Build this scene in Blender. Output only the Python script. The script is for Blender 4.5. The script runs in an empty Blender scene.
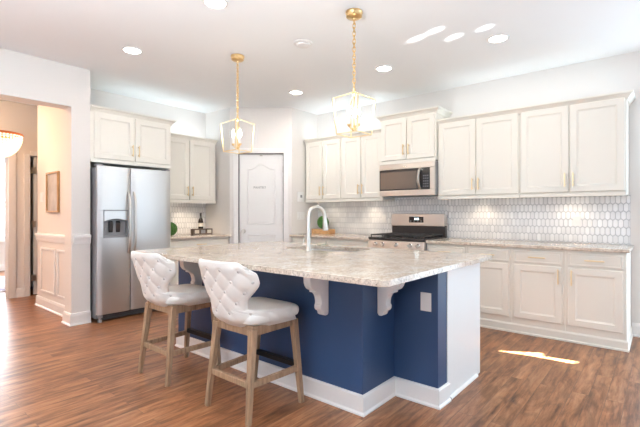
import bpy, bmesh, math, random
from mathutils import Vector, Matrix
random.seed(7)
C = bpy.context.scene.collection
SC = bpy.context.scene
PI = math.pi
rad = math.radians

# ------------------------------------------------------------------ camera
YAW = 0.6945
cam_d = bpy.data.cameras.new('camera')
cam = bpy.data.objects.new('camera', cam_d)
C.objects.link(cam)
cam.location = (0, 0, 1.1925)
cam.rotation_euler = (rad(90), 0, YAW - rad(90))
cam_d.sensor_width = 36
cam_d.lens = 412.8 / 640 * 36
cam_d.clip_start = 0.02
cam_d.clip_end = 100
SC.camera = cam

# ------------------------------------------------------------------ view
SC.view_settings.view_transform = 'Standard'
SC.view_settings.look = 'None'
SC.view_settings.gamma = 1
SC.view_settings.use_curve_mapping = False
SC.view_settings.exposure = 0.62
SC.cycles.max_bounces = 10
SC.cycles.diffuse_bounces = 6
SC.cycles.glossy_bounces = 4
SC.cycles.sample_clamp_indirect = 6
SC.cycles.caustics_reflective = False
SC.cycles.caustics_refractive = False

# ------------------------------------------------------------------ world
W = bpy.data.worlds.new('world')
SC.world = W
W.use_nodes = True
W.node_tree.nodes['Background'].inputs[0].default_value = (0.85, 0.92, 1.0, 1)
W.node_tree.nodes['Background'].inputs[1].default_value = 1.5


def light(name, kind, loc, energy, color, rot=(0, 0, 0), **kw):
    d = bpy.data.lights.new(name, kind)
    d.energy = energy
    d.color = color
    for k, v in kw.items():
        setattr(d, k, v)
    o = bpy.data.objects.new(name, d)
    o.location = loc
    o.rotation_euler = rot
    C.objects.link(o)
    return o


DAY = (0.62, 0.82, 1.0)
WARM = (1.0, 0.80, 0.58)
# sun through a hole added in the -Y wall to shape its patch
SUN_EL = rad(25)
sun_dir = Vector((-0.02, math.cos(SUN_EL), -math.sin(SUN_EL))).normalized()
sun = light('sun', 'SUN', (4, -8, 6), 170, (1, 0.97, 0.88), angle=rad(0.3))
sun.rotation_euler = sun_dir.to_track_quat('-Z', 'Y').to_euler()
# added area lamps for daylight of assumed, unbuilt windows behind and beside the camera
light('daylight_area_lamp', 'AREA', (1.4, -3.42, 1.4), 54, DAY, (rad(115), 0, 0), shape='RECTANGLE', size=5.0, size_y=2.0)
light('daylight_area_lamp', 'AREA', (-3.42, 1.2, 1.4), 86, (0.60, 0.80, 1.0), (rad(118), 0, rad(-90)), shape='RECTANGLE', size=5.0, size_y=2.0)
light('daylight_area_lamp', 'AREA', (5.02, -1.3, 1.2), 56, DAY, (rad(90), 0, rad(90)), shape='RECTANGLE', size=2.7, size_y=2.3)
# assumed flash, out of view, bounced off the ceiling above the camera
light('assumed_flash', 'AREA', (-0.5, 1.2, 1.35), 125, (0.84, 0.92, 1.0), (PI, 0, 0), shape='DISK', size=0.5)
# daylight of the front room beyond the hall
light('daylight_area_lamp', 'AREA', (2.3, 10.45, 1.45), 110, (0.9, 0.95, 1), (rad(90), 0, PI), shape='RECTANGLE', size=2.6, size_y=1.7)

# ------------------------------------------------------------------ materials
def mat(name, col, rough=0.5, metal=0.0, **kw):
    m = bpy.data.materials.new(name)
    m.use_nodes = True
    b = m.node_tree.nodes['Principled BSDF']
    b.inputs['Base Color'].default_value = (*col, 1)
    b.inputs['Roughness'].default_value = rough
    b.inputs['Metallic'].default_value = metal
    for k, v in kw.items():
        b.inputs[k].default_value = v
    return m


def nodes(m):
    nt = m.node_tree
    return nt, nt.nodes, nt.links, nt.nodes['Principled BSDF']


def ramp(N, stops):
    r = N.new('ShaderNodeValToRGB')
    while len(r.color_ramp.elements) < len(stops):
        r.color_ramp.elements.new(0.5)
    for e, (p, c) in zip(r.color_ramp.elements, stops):
        e.position = p
        e.color = (*c, 1)
    return r


def mapped(N, L, scale, kind='Object'):
    t = N.new('ShaderNodeTexCoord')
    mp = N.new('ShaderNodeMapping')
    mp.inputs['Scale'].default_value = scale
    L.new(t.outputs[kind], mp.inputs['Vector'])
    return mp


def noise(N, L, src, scale, detail=4, rough=0.55):
    n = N.new('ShaderNodeTexNoise')
    n.inputs['Scale'].default_value = scale
    n.inputs['Detail'].default_value = detail
    n.inputs['Roughness'].default_value = rough
    L.new(src.outputs[0], n.inputs['Vector'])
    return n


def paint(name, col, rough=0.6, bump=0.02):
    m = mat(name, col, rough)
    nt, N, L, b = nodes(m)
    mp = mapped(N, L, (1, 1, 1))
    n = noise(N, L, mp, 180, 3)
    bp = N.new('ShaderNodeBump')
    bp.inputs['Strength'].default_value = bump
    bp.inputs['Distance'].default_value = 0.002
    L.new(n.outputs[0], bp.inputs['Height'])
    L.new(bp.outputs[0], b.inputs['Normal'])
    return m


M = {}
M['wall'] = paint('wall_paint', (0.77, 0.738, 0.705), 0.7)
M['ceiling'] = paint('ceiling_paint', (0.90, 0.92, 0.925), 0.8)
M['trim'] = paint('white_trim_paint', (0.84, 0.82, 0.80), 0.35, 0.005)
M['cabinet'] = paint('cream_cabinet_paint', (0.825, 0.795, 0.72), 0.38, 0.004)
M['white_panel'] = paint('white_panel_paint', (0.82, 0.82, 0.81), 0.4, 0.004)
M['blue'] = paint('navy_paint', (0.024, 0.060, 0.148), 0.45, 0.02)
M['door'] = paint('white_door_paint', (0.84, 0.83, 0.81), 0.4, 0.004)
M['grout'] = paint('grey_grout', (0.47, 0.47, 0.48), 0.8)
M['plastic'] = mat('white_plastic', (0.82, 0.81, 0.79), 0.35)
M['jamb_shade'] = mat('door_gap_shade', (0.10, 0.09, 0.09), 0.6)
M['gold'] = mat('brushed_gold', (0.83, 0.60, 0.30), 0.32, 1.0)
M['brass'] = mat('champagne_gold', (0.88, 0.70, 0.42), 0.36, 0.9)
M['nickel'] = mat('brushed_nickel', (0.62, 0.58, 0.53), 0.32, 1.0)
M['chrome'] = mat('bright_steel', (0.82, 0.82, 0.82), 0.2, 1.0)
M['blackglass'] = mat('black_glass', (0.02, 0.02, 0.022), 0.06)
M['mwglass'] = mat('microwave_window_glass', (0.10, 0.088, 0.082), 0.05)
M['mwglass'].node_tree.nodes['Principled BSDF'].inputs['Specular IOR Level'].default_value = 1.0
M['iron'] = mat('black_cast_iron', (0.03, 0.028, 0.028), 0.5)
M['enamel'] = mat('black_enamel', (0.035, 0.03, 0.03), 0.25)
M['darkgrey'] = mat('dark_grey_plastic', (0.10, 0.10, 0.11), 0.45)
M['midgrey'] = mat('grey_painted_steel', (0.30, 0.30, 0.31), 0.45)
M['pearl'] = mat('pearl_stud', (0.86, 0.85, 0.83), 0.22, 0.35)
M['bottle'] = mat('dark_bottle_glass', (0.03, 0.02, 0.015), 0.1)
M['paperlabel'] = mat('paper_label', (0.72, 0.66, 0.56), 0.6)
M['text'] = mat('grey_lettering', (0.18, 0.18, 0.18), 0.6)
M['blackmetal'] = mat('black_metal', (0.02, 0.02, 0.022), 0.4, 0.6)
M['red'] = mat('copper_rim', (0.60, 0.20, 0.08), 0.4, 0.7)


def brushed(name, col, rough, axis):
    m = mat(name, col, rough, 1.0)
    nt, N, L, b = nodes(m)
    sc = [500, 500, 500]
    sc[axis] = 2
    mp = mapped(N, L, sc)
    n = noise(N, L, mp, 1.0, 3)
    r = N.new('ShaderNodeMapRange')
    r.inputs['To Min'].default_value = rough - 0.01
    r.inputs['To Max'].default_value = rough + 0.02
    L.new(n.outputs[0], r.inputs['Value'])
    L.new(r.outputs[0], b.inputs['Roughness'])
    return m


M['steel'] = brushed('brushed_stainless', (0.64, 0.64, 0.64), 0.38, 0)
M['steel_warm'] = brushed('stainless_front', (0.64, 0.60, 0.555), 0.34, 0)


def wood(name, c1, c2, c3, scale, rough):
    m = mat(name, c2, rough)
    nt, N, L, b = nodes(m)
    mp = mapped(N, L, scale)
    n = noise(N, L, mp, 1.0, 6, 0.6)
    r = ramp(N, [(0.3, c1), (0.5, c2), (0.72, c3)])
    L.new(n.outputs[0], r.inputs[0])
    L.new(r.outputs[0], b.inputs['Base Color'])
    bp = N.new('ShaderNodeBump')
    bp.inputs['Strength'].default_value = 0.1
    bp.inputs['Distance'].default_value = 0.002
    L.new(n.outputs[0], bp.inputs['Height'])
    L.new(bp.outputs[0], b.inputs['Normal'])
    return m


M['oak'] = wood('weathered_oak', (0.21, 0.13, 0.075), (0.34, 0.22, 0.135), (0.44, 0.30, 0.19), (60, 60, 5), 0.5)
M['block'] = wood('honey_wood', (0.42, 0.22, 0.09), (0.60, 0.34, 0.15), (0.70, 0.44, 0.22), (40, 6, 40), 0.5)
M['darkwood'] = wood('dark_wood', (0.06, 0.035, 0.02), (0.10, 0.06, 0.04), (0.14, 0.09, 0.06), (10, 50, 50), 0.5)
M['framewood'] = wood('gold_brown_wood', (0.36, 0.20, 0.08), (0.48, 0.28, 0.12), (0.58, 0.36, 0.17), (40, 40, 8), 0.45)


def floor_mat():
    m = mat('hardwood_planks', (0.3, 0.15, 0.08), 0.3)
    nt, N, L, b = nodes(m)
    mp = mapped(N, L, (1, 1, 1))
    br = N.new('ShaderNodeTexBrick')
    br.offset = 0.37
    br.offset_frequency = 2
    br.inputs['Scale'].default_value = 1.0
    br.inputs['Brick Width'].default_value = 1.22
    br.inputs['Row Height'].default_value = 0.095
    br.inputs['Mortar Size'].default_value = 0.0014
    br.inputs['Mortar Smooth'].default_value = 0.2
    br.inputs['Bias'].default_value = 0.0
    br.inputs['Color1'].default_value = (0, 0, 0, 1)
    br.inputs['Color2'].default_value = (1, 1, 1, 1)
    br.inputs['Mortar'].default_value = (0.5, 0.5, 0.5, 1)
    L.new(mp.outputs[0], br.inputs['Vector'])
    # every plank shifts its own grain
    off = N.new('ShaderNodeVectorMath')
    off.operation = 'MULTIPLY_ADD'
    off.inputs[1].default_value = (13.0, 7.0, 3.0)
    L.new(br.outputs['Color'], off.inputs[0])
    L.new(mp.outputs[0], off.inputs[2])
    st = N.new('ShaderNodeMapping')
    st.inputs['Scale'].default_value = (1.6, 15, 1)
    L.new(off.outputs[0], st.inputs['Vector'])
    n1 = noise(N, L, st, 1.5, 8, 0.68)
    st2 = N.new('ShaderNodeMapping')
    st2.inputs['Scale'].default_value = (3.0, 9, 1)
    L.new(off.outputs[0], st2.inputs['Vector'])
    n2 = noise(N, L, st2, 0.9, 5, 0.6)
    n2.inputs['Distortion'].default_value = 1.2
    r1 = ramp(N, [(0.32, (0.10, 0.036, 0.015)), (0.48, (0.30, 0.125, 0.054)), (0.68, (0.47, 0.24, 0.12))])
    L.new(n1.outputs[0], r1.inputs[0])
    r2 = ramp(N, [(0.36, (0.60, 0.57, 0.56)), (0.55, (1, 1, 1)), (0.75, (1.12, 1.08, 1.0))])
    L.new(n2.outputs[0], r2.inputs[0])
    mul = N.new('ShaderNodeMix')
    mul.data_type = 'RGBA'
    mul.blend_type = 'MULTIPLY'
    mul.inputs[0].default_value = 1
    L.new(r1.outputs[0], mul.inputs[6])
    L.new(r2.outputs[0], mul.inputs[7])
    r3 = ramp(N, [(0, (0.86, 0.85, 0.85)), (1, (1.10, 1.07, 1.05))])
    L.new(br.outputs['Color'], r3.inputs[0])
    mul2 = N.new('ShaderNodeMix')
    mul2.data_type = 'RGBA'
    mul2.blend_type = 'MULTIPLY'
    mul2.inputs[0].default_value = 1
    L.new(mul.outputs[2], mul2.inputs[6])
    L.new(r3.outputs[0], mul2.inputs[7])
    seam = N.new('ShaderNodeMix')
    seam.data_type = 'RGBA'
    seam.inputs[7].default_value = (0.14, 0.075, 0.045, 1)
    L.new(br.outputs['Fac'], seam.inputs[0])
    L.new(mul2.outputs[2], seam.inputs[6])
    L.new(seam.outputs[2], b.inputs['Base Color'])
    b.inputs['Specular IOR Level'].default_value = 0.38
    rr = N.new('ShaderNodeMapRange')
    rr.inputs['To Min'].default_value = 0.24
    rr.inputs['To Max'].default_value = 0.40
    L.new(n1.outputs[0], rr.inputs['Value'])
    L.new(rr.outputs[0], b.inputs['Roughness'])
    bp = N.new('ShaderNodeBump')
    bp.inputs['Strength'].default_value = 0.12
    bp.inputs['Distance'].default_value = 0.003
    L.new(n1.outputs[0], bp.inputs['Height'])
    L.new(bp.outputs[0], b.inputs['Normal'])
    return m


M['floor'] = floor_mat()


def granite():
    m = mat('speckled_granite', (0.6, 0.5, 0.4), 0.12)
    nt, N, L, b = nodes(m)
    mp = mapped(N, L, (1, 1, 1))
    n1 = noise(N, L, mp, 7, 6, 0.65)
    n1.inputs['Distortion'].default_value = 1.0
    n2 = noise(N, L, mp, 55, 4, 0.7)
    n3 = noise(N, L, mp, 120, 3, 0.7)
    r1 = ramp(N, [(0.32, (0.58, 0.48, 0.40)), (0.5, (0.74, 0.645, 0.55)), (0.66, (0.83, 0.78, 0.71))])
    L.new(n1.outputs[0], r1.inputs[0])
    r2 = ramp(N, [(0.34, (0.55, 0.50, 0.47)), (0.46, (0.90, 0.88, 0.85)), (0.6, (1.02, 1.01, 1.0)), (0.7, (1.12, 1.12, 1.12))])
    L.new(n2.outputs[0], r2.inputs[0])
    mul = N.new('ShaderNodeMix')
    mul.data_type = 'RGBA'
    mul.blend_type = 'MULTIPLY'
    mul.inputs[0].default_value = 1
    L.new(r1.outputs[0], mul.inputs[6])
    L.new(r2.outputs[0], mul.inputs[7])
    r3 = ramp(N, [(0.35, (0.42, 0.39, 0.38)), (0.45, (1, 1, 1))])
    L.new(n3.outputs[0], r3.inputs[0])
    mul2 = N.new('ShaderNodeMix')
    mul2.data_type = 'RGBA'
    mul2.blend_type = 'MULTIPLY'
    mul2.inputs[0].default_value = 0.8
    L.new(mul.outputs[2], mul2.inputs[6])
    L.new(r3.outputs[0], mul2.inputs[7])
    L.new(mul2.outputs[2], b.inputs['Base Color'])
    return m


M['granite'] = granite()


def tile_mat():
    m = mat('white_glazed_tile', (0.80, 0.79, 0.785), 0.12)
    nt, N, L, b = nodes(m)
    g = N.new('ShaderNodeNewGeometry')
    r = ramp(N, [(0, (0.78, 0.77, 0.765)), (1, (0.90, 0.89, 0.88))])
    L.new(g.outputs['Random Per Island'], r.inputs[0])
    L.new(r.outputs[0], b.inputs['Base Color'])
    return m


M['tile'] = tile_mat()


def leather():
    m = mat('ivory_leather', (0.84, 0.825, 0.785), 0.42)
    nt, N, L, b = nodes(m)
    mp = mapped(N, L, (1, 1, 1))
    n = noise(N, L, mp, 160, 4)
    bp = N.new('ShaderNodeBump')
    bp.inputs['Strength'].default_value = 0.08
    bp.inputs['Distance'].default_value = 0.002
    L.new(n.outputs[0], bp.inputs['Height'])
    L.new(bp.outputs[0], b.inputs['Normal'])
    return m


M['leather'] = leather()


def moss():
    m = mat('green_moss', (0.06, 0.16, 0.03), 0.9)
    nt, N, L, b = nodes(m)
    mp = mapped(N, L, (1, 1, 1))
    n = noise(N, L, mp, 60, 5, 0.7)
    r = ramp(N, [(0.3, (0.025, 0.07, 0.015)), (0.55, (0.07, 0.19, 0.04)), (0.75, (0.16, 0.30, 0.08))])
    L.new(n.outputs[0], r.inputs[0])
    L.new(r.outputs[0], b.inputs['Base Color'])
    return m


M['moss'] = moss()


def emit(name, col, strength):
    m = mat(name, col, 0.5)
    b = m.node_tree.nodes['Principled BSDF']
    b.inputs['Emission Color'].default_value = (*col, 1)
    b.inputs['Emission Strength'].default_value = strength
    return m


M['lens'] = emit('lit_lens', (1.0, 0.95, 0.88), 9)
M['bulb'] = emit('lit_bulb', (1.0, 0.90, 0.72), 22)
M['beadlight'] = emit('lit_crystal', (1.0, 0.88, 0.70), 0.7)
M['led'] = emit('clock_digits', (0.75, 0.95, 1.0), 5)
M['day'] = emit('bright_daylight_pane', (0.88, 0.94, 1.0), 3.5)
M['puck'] = emit('lit_puck', (1.0, 0.85, 0.65), 10)


def art():
    m = mat('pale_abstract_print', (0.66, 0.62, 0.58), 0.6)
    nt, N, L, b = nodes(m)
    mp = mapped(N, L, (1, 1, 1))
    n = noise(N, L, mp, 5, 3)
    r = ramp(N, [(0.35, (0.40, 0.37, 0.34)), (0.65, (0.52, 0.49, 0.46))])
    L.new(n.outputs[0], r.inputs[0])
    L.new(r.outputs[0], b.inputs['Base Color'])
    return m


M['art'] = art()


def rugm():
    m = mat('blue_grey_rug', (0.35, 0.35, 0.42), 0.95)
    nt, N, L, b = nodes(m)
    mp = mapped(N, L, (1, 1, 1))
    n = noise(N, L, mp, 6, 5)
    r = ramp(N, [(0.35, (0.20, 0.18, 0.26)), (0.6, (0.55, 0.50, 0.52))])
    L.new(n.outputs[0], r.inputs[0])
    L.new(r.outputs[0], b.inputs['Base Color'])
    return m


M['rug'] = rugm()


# ------------------------------------------------------------------ mesh helpers
class B:
    def __init__(s):
        s.bm = bmesh.new()

    def box(s, x0, x1, y0, y1, z0, z1):
        r = bmesh.ops.create_cube(s.bm, size=1)
        mtx = Matrix.Translation(((x0 + x1) / 2, (y0 + y1) / 2, (z0 + z1) / 2)) @ Matrix.Diagonal((x1 - x0, y1 - y0, z1 - z0, 1))
        bmesh.ops.transform(s.bm, matrix=mtx, verts=r['verts'])
        return s

    def beam(s, p0, p1, w0, w1, twist=0.0, d0=None, d1=None):
        """square bar from p0 to p1 with section w0 at the start and w1 at the end"""
        p0, p1 = Vector(p0), Vector(p1)
        d0 = d0 or w0
        d1 = d1 or w1
        z = (p1 - p0).normalized()
        ref = Vector((0, 0, 1)) if abs(z.z) < 0.8 else Vector((1, 0, 0))
        x = ref.cross(z).normalized()
        y = z.cross(x)
        v = []
        for p, w, d in ((p0, w0, d0), (p1, w1, d1)):
            for a, b_ in ((-1, -1), (1, -1), (1, 1), (-1, 1)):
                v.append(s.bm.verts.new(p + x * a * w / 2 + y * b_ * d / 2))
        f = s.bm.faces.new
        f(v[3::-1])
        f(v[4:8])
        for i in range(4):
            j = (i + 1) % 4
            f((v[i], v[j], v[4 + j], v[4 + i]))
        return s

    def tube(s, pts, r, seg=10, cap=True):
        pts = [Vector(p) for p in pts]
        rs = r if isinstance(r, (list, tuple)) else [r] * len(pts)
        rings = []
        up = None
        for i, p in enumerate(pts):
            t = (pts[min(i + 1, len(pts) - 1)] - pts[max(i - 1, 0)]).normalized()
            if up is None:
                ref = Vector((0, 0, 1)) if abs(t.z) < 0.9 else Vector((1, 0, 0))
                up = (ref - t * ref.dot(t)).normalized()
            else:
                up = (up - t * up.dot(t)).normalized()
            sd = t.cross(up)
            rings.append([s.bm.verts.new(p + (up * math.cos(2 * PI * k / seg) + sd * math.sin(2 * PI * k / seg)) * rs[i]) for k in range(seg)])
        for a, b_ in zip(rings, rings[1:]):
            for k in range(seg):
                s.bm.faces.new((a[k], a[(k + 1) % seg], b_[(k + 1) % seg], b_[k]))
        if cap:
            s.bm.faces.new(rings[0][::-1])
            s.bm.faces.new(rings[-1])
        return s

    def ring(s, c, R, r, axis='z', seg=24, sub=8, sx=1.0, mtx=None):
        c = Vector(c)
        vs = []
        for i in range(seg):
            a = 2 * PI * i / seg
            row = []
            for j in range(sub):
                t = 2 * PI * j / sub
                rr = R + r * math.cos(t)
                p = Vector((rr * math.cos(a) * sx, rr * math.sin(a), r * math.sin(t)))
                if axis == 'x':
                    p = Vector((p.z, p.x, p.y))
                elif axis == 'y':
                    p = Vector((p.x, p.z, p.y))
                if mtx:
                    p = mtx @ p
                row.append(s.bm.verts.new(c + p))
            vs.append(row)
        for i in range(seg):
            for j in range(sub):
                s.bm.faces.new((vs[i][j], vs[(i + 1) % seg][j], vs[(i + 1) % seg][(j + 1) % sub], vs[i][(j + 1) % sub]))
        return s

    def lathe(s, prof, c=(0, 0, 0), axis='z', seg=24):
        """prof = [(radius, height)...], closed at both ends when the radius is > 0"""
        c = Vector(c)
        rings = []
        for (r, h) in prof:
            row = []
            for k in range(seg):
                a = 2 * PI * k / seg
                p = Vector((r * math.cos(a), r * math.sin(a), h))
                if axis == 'x':
                    p = Vector((p.z, p.x, p.y))
                elif axis == 'y':
                    p = Vector((p.y, p.z, p.x))
                row.append(s.bm.verts.new(c + p))
            rings.append(row)
        for a, b_ in zip(rings, rings[1:]):
            for k in range(seg):
                s.bm.faces.new((a[k], a[(k + 1) % seg], b_[(k + 1) % seg], b_[k]))
        s.bm.faces.new(rings[0][::-1])
        s.bm.faces.new(rings[-1])
        bmesh.ops.remove_doubles(s.bm, verts=[v for r in rings for v in r], dist=1e-6)
        return s

    def prism(s, poly, a, b_, axis='z'):
        """2D polygon pushed from a to b_ along axis; poly is (x,y) for z, (y,z) for x, (x,z) for y"""
        def P(p, h):
            return {'z': (p[0], p[1], h), 'x': (h, p[0], p[1]), 'y': (p[0], h, p[1])}[axis]
        v0 = [s.bm.verts.new(P(p, a)) for p in poly]
        v1 = [s.bm.verts.new(P(p, b_)) for p in poly]
        n = len(poly)
        fs = [s.bm.faces.new(v0[::-1]), s.bm.faces.new(v1)]
        for i in range(n):
            j = (i + 1) % n
            fs.append(s.bm.faces.new((v0[i], v0[j], v1[j], v1[i])))
        return s

    def sweep(s, path, prof, closed=False):
        """profile (offset to the right of the path, z) mitred along a 2D path"""
        n = len(path)
        P2 = [Vector(p) for p in path]
        rows = []
        for i in range(n):
            d0 = (P2[i] - P2[i - 1]).normalized() if (i > 0 or closed) else None
            d1 = (P2[(i + 1) % n] - P2[i]).normalized() if (i < n - 1 or closed) else None
            if d0 is None:
                d0 = d1
            if d1 is None:
                d1 = d0
            n0 = Vector((d0.y, -d0.x))
            n1 = Vector((d1.y, -d1.x))
            m = (n0 + n1)
            m = m / max(m.dot(n0), 1e-6) if m.length > 1e-6 else n0
            rows.append([s.bm.verts.new((P2[i].x + m.x * o, P2[i].y + m.y * o, z)) for o, z in prof])
        k = len(prof)
        rng = range(n) if closed else range(n - 1)
        for i in rng:
            a, b_ = rows[i], rows[(i + 1) % n]
            for j in range(k):
                s.bm.faces.new((a[j], a[(j + 1) % k], b_[(j + 1) % k], b_[j]))
        if not closed:
            s.bm.faces.new(rows[0][::-1])
            s.bm.faces.new(rows[-1])
        return s

    def ball(s, c, r, u=12, v=8, sc=(1, 1, 1)):
        q = bmesh.ops.create_uvsphere(s.bm, u_segments=u, v_segments=v, radius=r)
        bmesh.ops.transform(s.bm, matrix=Matrix.Translation(c) @ Matrix.Diagonal((*sc, 1)), verts=q['verts'])
        return s


def slab_with_hole(outer, inner, z0, z1):
    b = B()
    bm = b.bm
    loops = []
    for lp in (outer, inner):
        vs = [bm.verts.new((x, y, z1)) for x, y in lp]
        es = [bm.edges.new((vs[i], vs[(i + 1) % len(vs)])) for i in range(len(vs))]
        loops.append((vs, es))
    bmesh.ops.triangle_fill(bm, use_beauty=True, use_dissolve=False, edges=[e for _, es in loops for e in es])
    g = bmesh.ops.extrude_face_region(bm, geom=list(bm.faces))
    bmesh.ops.translate(bm, verts=[v for v in g['geom'] if isinstance(v, bmesh.types.BMVert)], vec=(0, 0, z0 - z1))
    return b


def obj(name, b, m, parent=None, bevel=0, smooth=False, seg=2, angle=35):
    bm = b.bm
    bmesh.ops.recalc_face_normals(bm, faces=bm.faces)
    me = bpy.data.meshes.new(name)
    bm.to_mesh(me)
    bm.free()
    me.materials.append(m)
    o = bpy.data.objects.new(name, me)
    C.objects.link(o)
    if parent:
        o.parent = parent
    if bevel:
        md = o.modifiers.new('bevel', 'BEVEL')
        md.width = bevel
        md.segments = seg
        md.limit_method = 'ANGLE'
        md.angle_limit = rad(angle)
    if smooth or bevel:
        for p in me.polygons:
            p.use_smooth = True
        try:
            me.set_sharp_from_angle(angle=rad(40))
        except Exception:
            pass
    return o


def tag(o, label=None, cat=None, group=None, kind=None):
    if label:
        o['label'] = label
    if cat:
        o['category'] = cat
    if group:
        o['group'] = group
    if kind:
        o['kind'] = kind
    return o


def thing(name, label, cat, loc=(0, 0, 0), rz=0.0, group=None):
    o = bpy.data.objects.new(name, None)
    o.empty_display_size = 0.1
    C.objects.link(o)
    o.location = loc
    o.rotation_euler = (0, 0, rz)
    return tag(o, label, cat, group)


def copy_tree(o, parent=None):
    c = o.copy()
    C.objects.link(c)
    if parent:
        c.parent = parent
    for ch in list(o.children):
        copy_tree(ch, c)
    return c


def struct(name, b, m, parent=None, bevel=0, **kw):
    o = obj(name, b, m, parent, bevel)
    if parent is None:
        o['kind'] = 'structure'
        kw.setdefault('label', name.replace('_', ' '))
    tag(o, kw.get('label'), kw.get('cat'))
    return o


RZ = -PI / 2      # things along the range wall: local x runs to -Y, local y into the wall
XW = 5.044        # range wall
YB = 5.535        # fridge wall
ZC = 2.765        # ceiling
ZK = 0.885        # worktop height

# ------------------------------------------------------------------ room shell
struct('floor', B().box(-3.6, 6.0, -3.6, 11.0, -0.1, 0), M['floor'], label='brown hardwood plank floor', cat='floor')
struct('ceiling', B().box(-3.6, 6.0, -3.6, 11.0, ZC, ZC + 0.1), M['ceiling'], label='smooth off white ceiling', cat='ceiling')
struct('wall_right', B().box(XW, XW + 0.12, -3.6, 5.6, 0, ZC), M['wall'], label='pale wall behind the range and the long run of cabinets', cat='wall')
struct('wall_back', B().box(1.87, 5.044, YB, YB + 0.12, 0, ZC), M['wall'], label='pale wall behind the refrigerator', cat='wall')
struct('wall_left', B().box(-3.6, -3.48, -3.6, 11, 0, ZC), M['wall'], label='pale living room wall left of the camera', cat='wall')
PW, PE = Vector((3.85, 4.95)), Vector((4.44, 4.245))
# corner pantry: side return, diagonal front with a doorway, right return
struct('wall_pantry_left', B().prism([(3.835, YB), (3.85, 4.95), (3.95, 4.985), (3.95, YB)], 0, ZC), M['wall'], label='pantry side wall beside the coffee counter', cat='wall')
struct('wall_pantry_right', B().prism([(4.44, 4.245), (XW, 4.245), (XW, 4.345), (4.49, 4.345)], 0, ZC), M['wall'], label='pantry side wall beside the range counter', cat='wall')
pd = (PE - PW).normalized()
pn = Vector((-pd.y, pd.x)) * 0.11
PLEN = (PE - PW).length
def pq(u):
    return PW + pd * u
D0, D1, DH = 0.137, 0.79, 2.076
b = B()
for u0, u1, z0, z1 in ((0, D0 - 0.012, 0, ZC), (D1 + 0.012, PLEN, 0, ZC), (D0 - 0.012, D1 + 0.012, DH + 0.012, ZC)):
    a, c = pq(u0), pq(u1)
    b.prism([(a.x, a.y), (c.x, c.y), (c.x + pn.x, c.y + pn.y), (a.x + pn.x, a.y + pn.y)], z0, z1)
struct('wall_pantry_front', b, M['wall'], label='diagonal corner wall around the pantry door', cat='wall')

# hall partition with the cased opening, hall walls, front room
struct('wall_hall_right', B().prism([(1.68, 4.838), (1.868, 4.838), (1.868, 6.28), (1.78, 6.28), (1.78, 5.03), (1.68, 5.03)], 0, ZC), M['wall'], label='hall wall with wainscot left of the refrigerator', cat='wall')
struct('wall_hall_header', B().box(-0.6, 1.68, 4.838, 5.03, 2.328, ZC), M['wall'], label='wall above the wide hall opening', cat='wall')
struct('wall_hall_near', B().box(-3.48, -0.6, 4.838, 5.03, 0, ZC), M['wall'], label='living room wall left of the hall opening', cat='wall')
struct('wall_hall_left', B().box(-0.72, -0.6, 5.03, 7.05, 0, ZC), M['wall'], label='left hall wall', cat='wall')
b = B().box(1.645, 1.905, 7.05, 7.17, 0, ZC).box(-0.72, 0.55, 7.05, 7.17, 0, ZC).box(0.55, 1.645, 7.05, 7.17, 1.985, ZC)
b.box(1.905, 2.68, 7.05, 7.17, 2.03, ZC).box(2.68, 3.6, 7.05, 7.17, 0, ZC)
struct('wall_hall_end', b, M['wall'], label='hall end wall with the cased opening', cat='wall')
struct('wall_hall_passage', B().box(3.6, 3.7, 5.655, 7.17, 0, ZC), M['wall'], label='end of the side passage', cat='wall')
struct('wall_front_room', B().box(-3.48, 0.9, 10.6, 10.72, 0, ZC).box(3.7, 5.0, 10.6, 10.72, 0, ZC).box(0.9, 3.7, 10.6, 10.72, 0, 0.62).box(0.9, 3.7, 10.6, 10.72, 2.35, ZC), M['wall'], label='front room wall around the bright window', cat='wall')
struct('wall_front_right', B().box(5.0, 5.12, 5.6, 10.72, 0, ZC), M['wall'], label='front room side wall', cat='wall')
# front room window
w1 = struct('window_1', B().box(0.9, 3.7, 10.60, 10.68, 0.62, 0.70).box(0.9, 3.7, 10.60, 10.68, 2.27, 2.35).box(0.9, 0.98, 10.60, 10.68, 0.7, 2.27).box(3.62, 3.7, 10.6, 10.68, 0.7, 2.27).box(0.98, 3.62, 10.61, 10.66, 1.40, 1.45).box(2.27, 2.33, 10.61, 10.66, 0.7, 2.27), M['trim'], label='bright front room window', cat='window')
obj('pane', B().box(0.98, 3.62, 10.66, 10.67, 0.70, 2.27), M['day'], w1)
obj('window_sill', B().box(0.85, 3.75, 10.52, 10.60, 0.60, 0.64), M['trim'], w1)

# -Y wall behind the camera; hole added to shape the floor sun patch
gap = [(3.745, 1.105), (3.93, 0.80), (3.845, 0.785), (3.885, 0.535), (3.80, 0.56), (3.80, 0.72), (3.79, 0.85)]
hole = []
for gx, gy in gap:
    t_ = (-3.48 - gy) / sun_dir.y
    hole.append((gx + sun_dir.x * t_, sun_dir.z * t_))
b = slab_with_hole([(-3.6, 0), (XW, 0), (XW, ZC), (-3.6, ZC)], hole, 0, 0.004)
bmesh.ops.transform(b.bm, matrix=Matrix.Translation((0, -3.48, 0)) @ Matrix.Rotation(PI / 2, 4, 'X'), verts=b.bm.verts)
struct('wall_rear', b, M['wall'], label='living room wall behind the camera', cat='wall')

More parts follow.
